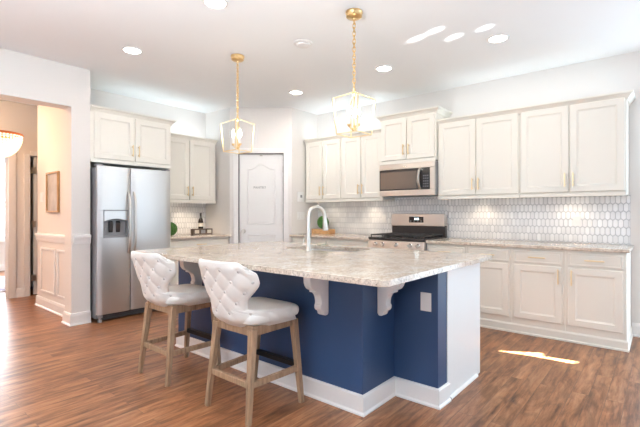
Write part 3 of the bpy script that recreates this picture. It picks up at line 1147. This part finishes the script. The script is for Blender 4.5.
obj('badge', B().box(0.355, 0.405, -0.0015, 0.0005, 0.362, 0.372), M['chrome'], mw)

# ------------------------------------------------------------------ range
rg = thing('gas_range', 'stainless gas range with black grates and digital clock', 'stove', (4.365, 2.851, 0), RZ)
RW = 0.760
obj('body', B().box(0, RW, 0.035, 0.640, 0.02, 0.868), M['midgrey'], rg, 0.003)
obj('bottom_drawer', B().box(0.004, RW - 0.004, 0.006, 0.0345, 0.06, 0.235), M['steel_warm'], rg, 0.004)
od = obj('oven_door', B().box(0.004, RW - 0.004, 0.004, 0.0345, 0.245, 0.745), M['steel_warm'], rg, 0.004)
obj('oven_window', B().box(0.12, RW - 0.12, 0.001, 0.0045, 0.33, 0.60), M['blackglass'], od, 0.002)
obj('handle', B().tube([(0.06, 0.004, 0.70), (0.07, -0.045, 0.70), (RW - 0.07, -0.045, 0.70), (RW - 0.06, 0.004, 0.70)], 0.012, 10), M['steel_warm'], od, smooth=True)
obj('vent_gap', B().box(0.002, RW - 0.002, 0.008, 0.0345, 0.748, 0.768), M['enamel'], rg)
cpn = obj('control_panel', B().prism([(0.0345, 0.770), (-0.006, 0.772), (0.006, 0.862), (0.0345, 0.866)], 0, RW, 'x'), M['steel_warm'], rg, 0.003)
for x in (0.11, 0.21, 0.40, 0.58, 0.68):
    kn = obj('knob', B().lathe([(0, 0.012), (0.026, 0.012), (0.026, 0.004), (0.022, 0.0), (0.019, -0.028), (0, -0.030)], (x, -0.008, 0.818), 'y', 16), M['chrome'], cpn, smooth=True)
ck = obj('cooktop', B().box(0, RW, 0.004, 0.585, 0.869, 0.900), M['enamel'], rg, 0.006)
for (x, y, r) in ((0.17, 0.17, 0.05), (0.17, 0.43, 0.04), (0.38, 0.30, 0.055), (0.59, 0.17, 0.045), (0.59, 0.43, 0.05)):
    obj('burner', B().lathe([(0, 0.900), (r, 0.900), (r, 0.908), (r * 0.75, 0.911), (r * 0.75, 0.918), (0, 0.919)], (x, y, 0.0005)), M['iron'], ck, smooth=True)
for gx0, gx1 in ((0.02, 0.262), (0.266, 0.494), (0.498, 0.74)):
    b = B()
    zt0, zt1 = 0.922, 0.936
    for x in (gx0, gx1 - 0.012):
        b.box(x, x + 0.012, 0.03, 0.57, zt0, zt1)
    for y in (0.03, 0.165, 0.295, 0.425, 0.558):
        b.box(gx0, gx1, y, y + 0.012, zt0, zt1)
    cx = (gx0 + gx1) / 2
    b.box(cx - 0.006, cx + 0.006, 0.03, 0.57, zt0 + 0.001, zt1 + 0.001)
    for x in (gx0, gx1 - 0.012):
        for y in (0.03, 0.295, 0.558):
            b.box(x, x + 0.012, y, y + 0.012, 0.9005, zt0)
    obj('grate', b, M['iron'], ck, 0.002)
bgd = obj('backguard', B().box(0.003, RW - 0.003, 0.588, 0.645, 0.869, 1.036), M['enamel'], rg, 0.003)
bp_ = [(0.03, 1.03), (RW - 0.03 + 0.025, 1.03), (RW - 0.005, 1.165)] + [(RW - 0.005 - 0.035 * (1 - math.cos(rad(a))), 1.165 + 0.025 * math.sin(rad(a))) for a in (30, 60, 90)] + [(0.04 - 0.035 * (math.sin(rad(a)) - 0) + 0.0, 1.165 + 0.025 * math.cos(rad(a))) for a in (0, 30, 60, 90)] + [(0.005, 1.03)]
bh = obj('backguard_panel', B().prism(bp_, 0.568, 0.645, 'y'), M['steel_warm'], rg, 0.004)
ds = obj('display', B().box(0.27, 0.475, 0.5655, 0.5685, 1.075, 1.150), M['blackglass'], bh, 0.002)
b = B()
for i, x in enumerate((0.352, 0.366, 0.384, 0.398)):
    b.box(x, x + 0.010, 0.5645, 0.5657, 1.112, 1.132)
obj('clock_digits', b, M['led'], ds)
for i in range(4):
    for j in range(2):
        obj('touch_key', B().box(0.285 + i * 0.05, 0.305 + i * 0.05, 0.5647, 0.5657, 1.083 + j * 0.012, 1.089 + j * 0.012), M['midgrey'], ds)

# ------------------------------------------------------------------ bar stools
def stool():
    t = thing('bar_stool', 'ivory tufted wingback bar stool at the near end of the island', 'stool', (1.735, 1.985, 0), 0, 'tufted counter stools')
    SEAT0 = 0.525
    # seat base and cushion
    def cushion(x0, x1, w0, w1, z0, z1, dome, n=26, m=7):
        b = B()
        rings = []
        prof = [(0.0, -0.02, 0.0), (0.12, 0.0, 0.0), (0.5, 0.006, 0.0), (0.85, 0.002, 0.0), (1.0, -0.022, 0.0)]
        for (f, o, _) in prof:
            z = z0 + (z1 - z0) * f
            row = []
            for k in range(48):
                a = 2 * PI * k / 48
                ca, sa = math.cos(a), math.sin(a)
                ex = 0.38
                cx = math.copysign(abs(ca) ** ex, ca)
                sx = math.copysign(abs(sa) ** ex, sa)
                u = 0.5 + 0.5 * cx
                hw = (w0 + (w1 - w0) * u) / 2 + o
                x = x0 - o + (x1 - x0 + 2 * o) * u
                row.append(b.bm.verts.new((x, hw * sx, z)))
            rings.append(row)
        for a, c in zip(rings, rings[1:]):
            for k in range(48):
                b.bm.faces.new((a[k], a[(k + 1) % 48], c[(k + 1) % 48], c[k]))
        b.bm.faces.new(rings[0][::-1])
        cxm = (x0 + x1) / 2
        prev = rings[-1]
        for s_ in (0.85, 0.6, 0.3):
            row = [b.bm.verts.new((cxm + (v.co.x - cxm) * s_, v.co.y * s_, z1 + dome * (1 - s_ ** 2))) for v in rings[-1]]
            for k in range(48):
                b.bm.faces.new((prev[k], prev[(k + 1) % 48], row[(k + 1) % 48], row[k]))
            prev = row
        b.bm.faces.new(prev)
        return b
    o = obj('seat_cushion', cushion(-0.20, 0.225, 0.40, 0.445, SEAT0 + 0.02, 0.618, 0.012), M['leather'], t, smooth=True)
    md = o.modifiers.new('sub', 'SUBSURF')
    md.levels = md.render_levels = 1
    # tufted shell back
    NU, NV = 84, 60
    ZT = 0.920
    def sm(a, b_, x):
        q = min(1, max(0, (x - a) / (b_ - a)))
        return q * q * (3 - 2 * q)
    cache = {}
    def row_curve(v):
        """half outline of the shell at height v: arc lengths and points from the middle of the back forward"""
        k = round(v, 5)
        if k in cache:
            return cache[k]
        w = 0.208 + 0.058 * sm(0.26, 0.75, v) - 0.010 * sm(0.90, 1.0, v) - 0.024 * (1 - sm(0.0, 0.14, v))
        xb = -0.205 - 0.100 * v + 0.045 * (1 - sm(0, 0.18, v)) - 0.010 * sm(0.8, 1, v)
        xe = 0.345 * (1 - sm(0.225, 0.30, v)) + 0.055 * sm(0.225, 0.30, v) + 0.058 * sm(0.40, 0.72, v) - 0.035 * sm(0.88, 1.0, v)
        D, n_ = 0.40, 3.2
        pts = [(xb, 0.0)]
        for q in range(1, 400):
            # walk the superellipse by angle
            t = PI / 2 * q / 400
            ca, sa = math.cos(t), math.sin(t)
            rr = (ca ** n_ + sa ** n_) ** (-1 / n_)
            x, y = D * (1 - ca * rr), w * sa * rr
            if x > xe:
                break
            pts.append((xb + x, y))
        L = [0.0]
        for p0, p1 in zip(pts, pts[1:]):
            L.append(L[-1] + math.hypot(p1[0] - p0[0], p1[1] - p0[1]))
        cache[k] = (L, pts)
        return cache[k]
    def half_len(v):
        return row_curve(v)[0][-1]
    def base_pt(u, v):
        L, pts = row_curve(v)
        sgn = 1 if u >= 0.5 else -1
        q = abs(2 * u - 1)
        tgt = q * L[-1]
        lo, hi = 0, len(L) - 1
        while hi - lo > 1:
            m = (lo + hi) // 2
            if L[m] <= tgt:
                lo = m
            else:
                hi = m
        f = (tgt - L[lo]) / max(L[hi] - L[lo], 1e-9)
        x = pts[lo][0] + (pts[hi][0] - pts[lo][0]) * f
        y = (pts[lo][1] + (pts[hi][1] - pts[lo][1]) * f) * sgn
        z = SEAT0 + (ZT - SEAT0) * v - 0.026 * sm(0.6, 1.0, v) * sm(0.74, 1.0, q)
        return Vector((x, y, z))
    def nrm(u, v):
        e = 0.004
        du = base_pt(min(1, u + e), v) - base_pt(max(0, u - e), v)
        dv = base_pt(u, min(1, v + e)) - base_pt(u, max(0, v - e))
        n = dv.cross(du)
        return n.normalized() if n.length > 1e-9 else Vector((-1, 0, 0))
    c0 = nrm(0.5, 0.5)
    sg = 1 if c0.x < 0 else -1
    KU, KV = 5.0, 3.1
    SPAN = 0.60
    def puff(u0, v):
        hl = half_len(v)
        edge = (0.5 - abs(u0 - 0.5)) * 2 * hl
        u = 0.5 + (2 * u0 - 1) * hl / SPAN
        a = (u - 0.5) * KU + (v - 0.08) * KV
        c = (u - 0.5) * KU - (v - 0.08) * KV
        f = abs(math.sin(PI * a / 1.0) * math.sin(PI * c / 1.0)) ** 0.35
        fade = sm(0.0, 0.14, v) * sm(0, 0.12, 1 - v) * sm(0.008, 0.07, edge)
        ia, ic = round(a), round(c)
        du, dv = (u - 0.5 - (ia + ic) / 2 / KU) * 0.6, (v - 0.08 - (ia - ic) / 2 / KV) * 0.4
        return (f - 0.9 * math.exp(-(du * du + dv * dv) / 0.016 ** 2)) * fade
    b = B()
    outer, inner = [], []
    TH = 0.038
    for j in range(NV + 1):
        v = j / NV
        ro, ri = [], []
        for i in range(NU + 1):
            u = i / NU
            p = base_pt(u, v)
            n = nrm(u, v) * sg
            edge = min(v * 6 + 0.55, (1 - v) * 10 + 0.30, (0.5 - abs(u - 0.5)) * 14 + 0.30, 1)
            h = TH / 2 * math.sqrt(min(1, edge))
            ro.append(b.bm.verts.new(p + n * (h + 0.0062 * puff(u, v) - 0.003)))
            ri.append(b.bm.verts.new(p - n * (h - 0.004)))
        outer.append(ro)
        inner.append(ri)
    for j in range(NV):
        for i in range(NU):
            b.bm.faces.new((outer[j][i], outer[j][i + 1], outer[j + 1][i + 1], outer[j + 1][i]))
            b.bm.faces.new((inner[j][i], inner[j + 1][i], inner[j + 1][i + 1], inner[j][i + 1]))
    for i in range(NU):
        b.bm.faces.new((outer[0][i], inner[0][i], inner[0][i + 1], outer[0][i + 1]))
        b.bm.faces.new((outer[NV][i], outer[NV][i + 1], inner[NV][i + 1], inner[NV][i]))
    for j in range(NV):
        b.bm.faces.new((outer[j][0], outer[j + 1][0], inner[j + 1][0], inner[j][0]))
        b.bm.faces.new((outer[j][NU], inner[j][NU], inner[j + 1][NU], outer[j + 1][NU]))
    bk = obj('backrest', b, M['leather'], t)
    for p in bk.data.polygons:
        p.use_smooth = True
    # studs at the tuft crossings
    for m_ in range(-8, 9):
        for n_ in range(0, 12):
            u = 0.5 + (m_ / 2) / KU
            v = 0.08 + (n_ / 2) / KV
            if (m_ + n_) % 2 or not (0.13 < v < 0.93):
                continue
            hl = half_len(v)
            if abs(u - 0.5) * SPAN > min(hl - 0.035, 0.24):
                continue
            u = 0.5 + (u - 0.5) * SPAN / (2 * hl)
            p = base_pt(u, v)
            n = nrm(u, v) * sg
            q = p + n * (TH / 2 - 0.007)
            s_ = B().ball((0, 0, 0), 0.0105, 10, 6, (1, 1, 0.55))
            st = obj('stud', s_, M['pearl'], bk, smooth=True)
            st.location = q
            st.rotation_mode = 'QUATERNION'
            st.rotation_quaternion = n.to_track_quat('Z', 'Y')
    # wooden frame
    A = 0.498
    obj('seat_frame', B().box(-0.165, 0.195, -0.175, -0.150, A - 0.015, SEAT0 + 0.015).box(-0.165, 0.195, 0.150, 0.175, A - 0.015, SEAT0 + 0.015).box(-0.165, -0.14, -0.15, 0.15, A - 0.015, SEAT0 + 0.015).box(0.17, 0.195, -0.15, 0.15, A - 0.015, SEAT0 + 0.015), M['oak'], t, 0.002)
    tops = {(-1, -1): (-0.155, -0.165), (-1, 1): (-0.155, 0.165), (1, -1): (0.185, -0.165), (1, 1): (0.185, 0.165)}
    feet = {(-1, -1): (-0.212, -0.193), (-1, 1): (-0.212, 0.193), (1, -1): (0.195, -0.225), (1, 1): (0.195, 0.225)}
    def at(k, z):
        f = z / 0.52
        a, c = Vector((*feet[k], 0)), Vector((*tops[k], 0.52))
        p = a + (c - a) * f
        return p
    for k in tops:
        obj('leg', B().beam(at(k, 0.0), at(k, 0.52), 0.028, 0.042), M['oak'], t, 0.003)
    for ka, kb_, z in (((-1, -1), (-1, 1), 0.215), ((-1, -1), (1, -1), 0.215), ((-1, 1), (1, 1), 0.215)):
        obj('stretcher', B().beam(at(ka, z), at(kb_, z), 0.024, 0.024, d0=0.034, d1=0.034), M['oak'], t, 0.002)
    fb = obj('footrest', B().beam(at((1, -1), 0.235), at((1, 1), 0.235), 0.030, 0.030, d0=0.034, d1=0.034), M['blackmetal'], t, 0.002)
    fb['label'] = 'black footrest bar'
    return t


st1 = stool()
st2 = copy_tree(st1)
st2.location = (1.725, 2.82, 0)
st2['label'] = 'ivory tufted wingback bar stool farther along, nearer the refrigerator'

# ------------------------------------------------------------------ pendants
def pendant(label, x, y):
    t = thing('pendant_lantern', label, 'pendant light', (x, y, ZC), 0, 'gold lantern pendants')
    obj('canopy', B().lathe([(0, 0), (0.066, 0), (0.068, -0.012), (0.062, -0.020), (0.062, -0.038), (0.050, -0.048), (0.014, -0.052), (0.010, -0.066), (0, -0.066)]), M['gold'], t, smooth=True)
    b = B()
    z = -0.062
    i = 0
    zend = -0.585
    n = 17
    L = (z - zend) / n
    for i in range(n):
        zc = z - L * (i + 0.5)
        if i % 2 == 0:
            mt = Matrix.Rotation(0.25, 3, 'Z') @ Matrix(((1, 0, 0), (0, 0, 1), (0, 1.9, 0)))
        else:
            mt = Matrix.Rotation(0.25, 3, 'Z') @ Matrix(((0, 0, 1), (1, 0, 0), (0, 1.9, 0)))
        b.ring((0, 0, zc), 0.0115, 0.0030, 'z', 14, 6, mtx=mt)
    obj('chain', b, M['gold'], t, smooth=True)
    zs, za, zb = -0.680, -0.630, -0.955
    a, c = 0.118, 0.098
    b = B()
    w = 0.008
    for sx in (-1, 1):
        for sy in (-1, 1):
            b.beam((sx * a, sy * a, zs), (sx * c, sy * c, zb), w, w)
            b.beam((sx * a, sy * a, zs), (0, 0, za + 0.005), w, w)
    for (p, q) in (((-c, -c), (c, -c)), ((c, -c), (c, c)), ((c, c), (-c, c)), ((-c, c), (-c, -c))):
        b.beam((*p, zb), (*q, zb), w, w)
    obj('lantern_frame', b, M['brass'], t)
    obj('stem', B().lathe([(0, -0.60), (0.013, -0.605), (0.013, -0.645), (0.006, -0.652), (0.0055, -0.90), (0.018, -0.905), (0.018, -0.918), (0.008, -0.935), (0, -0.94)]).ring((0, 0, -0.592), 0.010, 0.003, 'y', 16, 6), M['gold'], t, smooth=True)
    for k in range(3):
        an = 2 * PI * k / 3 + 0.5
        dx, dy = 0.042 * math.cos(an), 0.042 * math.sin(an)
        arm = obj('candle_arm', B().tube([(0, 0, -0.905), (dx * 0.6, dy * 0.6, -0.915), (dx, dy, -0.895)], 0.004, 8).lathe([(0, -0.898), (0.010, -0.896), (0.016, -0.882), (0.016, -0.878), (0, -0.878)], (dx, dy, 0), seg=14), M['gold'], t, smooth=True)
        sl = obj('candle_sleeve', B().lathe([(0, -0.8775), (0.0095, -0.8775), (0.0095, -0.815), (0, -0.815)], (dx, dy, 0), seg=12), M['plastic'], arm, smooth=True)
        obj('bulb', B().lathe([(0, -0.8145), (0.007, -0.8145), (0.014, -0.795), (0.015, -0.78), (0.009, -0.755), (0.002, -0.735), (0, -0.735)], (dx, dy, 0), seg=12), M['bulb'], sl, smooth=True)
    light('pendant_glow', 'POINT', (x, y, ZC - 0.70), 1.5, (1, 0.90, 0.75), shadow_soft_size=0.05).parent = None
    return t


pendant('gold lantern pendant nearer the camera above the island', 2.645, 1.857)
pendant('smaller looking gold lantern pendant above the far island end', 2.64, 3.27)

# ------------------------------------------------------------------ ceiling fixtures
def downlight(label, x, y, watt=3):
    t = thing('recessed_light', label, 'ceiling light', (x, y, ZC), 0, 'recessed ceiling lights')
    obj('trim_ring', B().ring((0, 0, -0.003), 0.083, 0.009, 'z', 32, 8), M['plastic'], t, smooth=True)
    obj('lens', B().lathe([(0, -0.001), (0.076, -0.001), (0.076, -0.006), (0, -0.008)], seg=28), M['lens'], t, smooth=True)
    light('downlight_beam', 'AREA', (x, y, ZC - 0.012), watt, (1, 0.96, 0.92), (0, 0, 0), shape='DISK', size=0.14)
    return t


downlight('round recessed ceiling light left of the far pendant canopy', 1.895, 3.93, 3)
downlight('round recessed ceiling light at the top edge above the island', 1.862, 2.565)
downlight('round recessed ceiling light above the right hand wall cabinets', 3.865, 1.142)
downlight('round recessed ceiling light between near pendant and raised cabinet', 3.873, 2.325)
downlight('small recessed ceiling light in front of the pantry', 3.91, 3.66, 8)
for x, y in ((-0.1, 2.56), (-0.1, 0.2), (1.86, 0.2)):  # beams added out of view, with no fixtures
    light('downlight_beam', 'AREA', (x, y, ZC - 0.012), 3, (1, 0.96, 0.92), (0, 0, 0), shape='DISK', size=0.14)
t = thing('smoke_detector', 'white round ceiling disc between the two pendants', 'smoke detector', (2.825, 2.557, ZC))
obj('base_ring', B().lathe([(0, 0), (0.085, 0), (0.085, -0.008), (0.078, -0.012), (0, -0.012)], seg=32), M['plastic'], t, smooth=True)
obj('cover', B().lathe([(0, -0.0122), (0.062, -0.0122), (0.060, -0.026), (0.045, -0.032), (0, -0.034)], seg=28), M['plastic'], t, smooth=True)

# puck lights under the cabinets, assumed strips on top of them
for i, (px, py, lab) in enumerate(((4.90, 0.72, 'small puck light under the right end wall cabinet'), (4.90, 1.64, 'small puck light under the cabinet beside the microwave'), (4.90, 3.17, 'small puck light under the cabinet above the moss ball'), (4.90, 3.88, 'small puck light under the cabinet next to the pantry'))):
    t = thing('puck_light', lab, 'under cabinet light', (px, py, 1.3715), 0, 'under cabinet puck lights')
    obj('housing', B().lathe([(0, 0), (0.034, 0), (0.034, -0.003), (0.030, -0.004), (0, -0.004)], seg=20), M['plastic'], t, smooth=True)
    obj('lens', B().lathe([(0, -0.0042), (0.026, -0.0042), (0.024, -0.0055), (0, -0.006)], seg=20), M['puck'], t, smooth=True)
    light('puck_beam', 'SPOT', (px - 0.05, py, 1.350), 1.7 if i != 3 else 0.9, WARM, (0, rad(-12), 0), spot_size=rad(130), spot_blend=0.8, shadow_soft_size=0.03)
t = thing('puck_light', 'small puck light under the cabinet beside the refrigerator', 'under cabinet light', (3.3, 5.39, 1.3545), 0, 'under cabinet puck lights')
obj('housing', B().lathe([(0, 0), (0.034, 0), (0.034, -0.003), (0.030, -0.004), (0, -0.004)], seg=20), M['plastic'], t, smooth=True)
obj('lens', B().lathe([(0, -0.0042), (0.026, -0.0042), (0.024, -0.0055), (0, -0.006)], seg=20), M['puck'], t, smooth=True)
light('puck_beam', 'SPOT', (3.45, 5.30, 1.334), 4, WARM, (0, 0, 0), spot_size=rad(140), spot_blend=0.8, shadow_soft_size=0.03)
COOL = (0.80, 0.92, 1.0)
for nm, loc, sx, sy, en in (('assumed_led_glow', (4.80, 1.17, 2.325), 0.06, 1.7, 1.25), ('assumed_led_glow', (4.84, 3.55, 2.325), 0.06, 1.25, 1.5), ('assumed_led_glow', (3.35, 5.38, 2.31), 0.8, 0.06, 1.2), ('assumed_led_glow', (2.55, 5.25, 2.39), 0.5, 0.06, 0.4)):
    light(nm, 'AREA', loc, en, COOL, (PI, 0, 0), shape='RECTANGLE', size=sx, size_y=sy)

# ------------------------------------------------------------------ counter items
t = thing('wooden_riser', 'honey wood riser block on the counter left of the range', 'riser', (4.86, 3.985, ZK), RZ)
b = B().box(-0.175, 0.175, -0.07, 0.07, 0.0, 0.072)
obj('slab', b, M['block'], t, 0.004)


def moss_ball(name, label, loc, r, sc):
    b = B()
    q = bmesh.ops.create_icosphere(b.bm, subdivisions=5, radius=r)
    from mathutils import noise as mnoise
    for v in b.bm.verts:
        n = v.co.normalized()
        k = 1 + 0.05 * mnoise.noise(n * 9) + 0.045 * mnoise.noise(n * 28)
        v.co = Vector((v.co.x * sc[0], v.co.y * sc[1], v.co.z * sc[2])) * k
    mn = min(v.co.z for v in b.bm.verts)
    for v in b.bm.verts:
        v.co.z -= mn
    o = obj(name, b, M['moss'], None, smooth=True)
    o.location = loc
    return tag(o, label, 'decoration')


moss_ball('moss_ball', 'round green moss ball on the honey wood riser', (4.86, 3.99, ZK + 0.0725), 0.098, (0.7, 1, 1))
moss_ball('moss_ball', 'green moss ball half hidden by the refrigerator edge', (3.02, 5.18, ZK + 0.0005), 0.094, (1.1, 0.7, 1))

# bottle and tray near the pantry
t = thing('wine_bottle', 'dark bottle with a pale label behind the dark tray', 'bottle', (3.655, 5.40, ZK))
obj('glass_body', B().lathe([(0, 0), (0.036, 0), (0.038, 0.01), (0.038, 0.185), (0.032, 0.215), (0.015, 0.245), (0.0135, 0.30), (0.016, 0.302), (0.016, 0.315), (0, 0.315)], seg=20), M['bottle'], t, smooth=True)
obj('label', B().lathe([(0.0383, 0.11), (0.0387, 0.11), (0.0387, 0.165), (0.0383, 0.165)], seg=20), M['paperlabel'], t, smooth=True)
t = thing('wooden_crate', 'small dark wood crate with three pale panels by pantry', 'crate', (3.585, 5.27, ZK), 0)
obj('crate_body', B().box(-0.165, 0.165, 0.026, 0.036, 0, 0.082).box(-0.165, -0.153, -0.026, 0.026, 0, 0.082).box(0.153, 0.165, -0.026, 0.026, 0, 0.082).box(-0.153, 0.153, -0.026, 0.026, 0, 0.012).box(-0.165, 0.165, -0.036, -0.026, 0.0, 0.082), M['darkwood'], t, 0.002)
for i in range(3):
    x = -0.106 + i * 0.106
    o = obj('front_panel', B().box(x - 0.036, x + 0.036, -0.0385, -0.0362, 0.016, 0.066), M['paperlabel'] if i != 1 else M['midgrey'], t)

# ------------------------------------------------------------------ wall plates
def plate(name, label, cat, loc, rz, w, h, gangs=1, kind='outlet'):
    t = thing(name, label, cat, loc, rz)
    obj('face_plate', B().box(-w / 2, w / 2, -0.006, 0, -h / 2, h / 2), M['plastic'], t, 0.003)
    for g in range(gangs):
        x = (g - (gangs - 1) / 2) * 0.046
        if kind == 'outlet':
            for dz in (-0.02, 0.02):
                obj('socket', B().box(x - 0.014, x + 0.014, -0.0085, -0.0062, dz - 0.013, dz + 0.013), M['plastic'], t, 0.002)
        else:
            obj('rocker', B().prism([(-0.0062, -0.033), (-0.0085, -0.033), (-0.011, 0.0), (-0.0075, 0.033), (-0.0062, 0.033)], x - 0.016, x + 0.016, 'x'), M['plastic'], t, 0.001)
    return t


plate('wall_outlet', 'white outlet plate on the tile left of the range', 'outlet', (XW - 0.0075, 3.02, 1.12), RZ, 0.072, 0.115)
plate('wall_outlet', 'white outlet plate on the tile under the right end cabinet', 'outlet', (XW - 0.0075, 0.70, 1.12), RZ, 0.072, 0.115)
plate('light_switch', 'wide white switch plate on the wall beside pantry', 'light switch', (4.64, 4.2445, 1.16), 0, 0.165, 0.115, 3, 'switch')
t = thing('wall_thermostat', 'white wall control box above the switch plate by pantry', 'thermostat', (4.625, 4.2445, 1.445), 0)
obj('housing', B().box(-0.065, 0.065, -0.022, 0, -0.075, 0.075), M['plastic'], t, 0.006)
obj('screen', B().box(-0.022, 0.022, -0.0235, -0.0222, -0.012, 0.028), M['midgrey'], t, 0.001)
plate('light_switch', 'white double switch plate on the hall wall', 'light switch', (1.7795, 6.10, 1.40), RZ, 0.115, 0.12, 2, 'switch')

# ------------------------------------------------------------------ hall items
t = thing('picture_frame', 'narrow wood framed pale print on the hall wall', 'picture', (1.7795, 5.68, 1.45), RZ)
b = B()
W2, H2, fw_ = 0.20, 0.245, 0.022
b.box(-W2, W2, -0.028, 0, -H2, -H2 + fw_).box(-W2, W2, -0.028, 0, H2 - fw_, H2).box(-W2, -W2 + fw_, -0.028, 0, -H2 + fw_, H2 - fw_).box(W2 - fw_, W2, -0.028, 0, -H2 + fw_, H2 - fw_)
obj('frame', b, M['framewood'], t, 0.003)
obj('print', B().box(-W2 + fw_, W2 - fw_, -0.012, -0.004, -H2 + fw_, H2 - fw_), M['art'], t)

t = thing('chandelier', 'beaded basket chandelier with a copper rim in the hall', 'chandelier', (1.353, 6.19, ZC), 0)
CZ = -0.61
obj('canopy', B().lathe([(0, 0), (0.06, 0), (0.06, -0.02), (0.01, -0.03), (0, -0.03)]), M['red'], t, smooth=True)
obj('stem', B().tube([(0, 0, -0.028), (0, 0, CZ + 0.04)], 0.006, 8), M['red'], t, smooth=True)
obj('rim', B().ring((0, 0, CZ), 0.232, 0.016, 'z', 48, 8), M['red'], t, smooth=True)
obj('rim_arm', B().tube([(-0.225, 0, CZ), (0, 0, CZ + 0.04), (0.225, 0, CZ)], 0.006, 6).tube([(0, -0.225, CZ), (0, 0, CZ + 0.04), (0, 0.225, CZ)], 0.006, 6), M['red'], t, smooth=True)
b = B()
for k in range(40):
    a = 2 * PI * k / 40
    for i in range(13):
        f = i / 12
        ph = f * PI / 2 * 0.97
        r = 0.228 * math.cos(ph)
        z = CZ - 0.016 - 0.26 * math.sin(ph)
        b.ball((r * math.cos(a), r * math.sin(a), z), 0.0125, 6, 4)
bd = obj('bead_strands', b, M['beadlight'], t, smooth=True)
bd['kind'] = 'stuff'
light('chandelier_glow', 'POINT', (1.353, 6.19, ZC + CZ + 0.0), 6, (1, 0.68, 0.42), shadow_soft_size=0.1)
light('added_hall_glow', 'AREA', (0.35, 5.9, ZC - 0.03), 28, (1, 0.60, 0.34), shape='DISK', size=0.6)  # added area lamp to warm the hall, no fixture

o = obj('area_rug', B().box(0.2, 3.4, 7.7, 9.6, 0.0005, 0.012), M['rug'], None, 0.004)
tag(o, 'blue grey patterned rug in the front room', 'rug')

# unseen spots added to cast the reflected sun patches on the ceiling
for (x, y) in ((3.408, 1.704), (3.358, 1.511), (3.59, 1.436), (3.584, 1.165)):
    src = Vector((2.6, -1.6, 0.8))
    dv = Vector((x, y, ZC)) - src
    light('sun_patch_spot', 'SPOT', src, 600, (1, 0.97, 0.93), dv.to_track_quat('-Z', 'Y').to_euler(), spot_size=rad(1.9), spot_blend=0.6, shadow_soft_size=0.001)
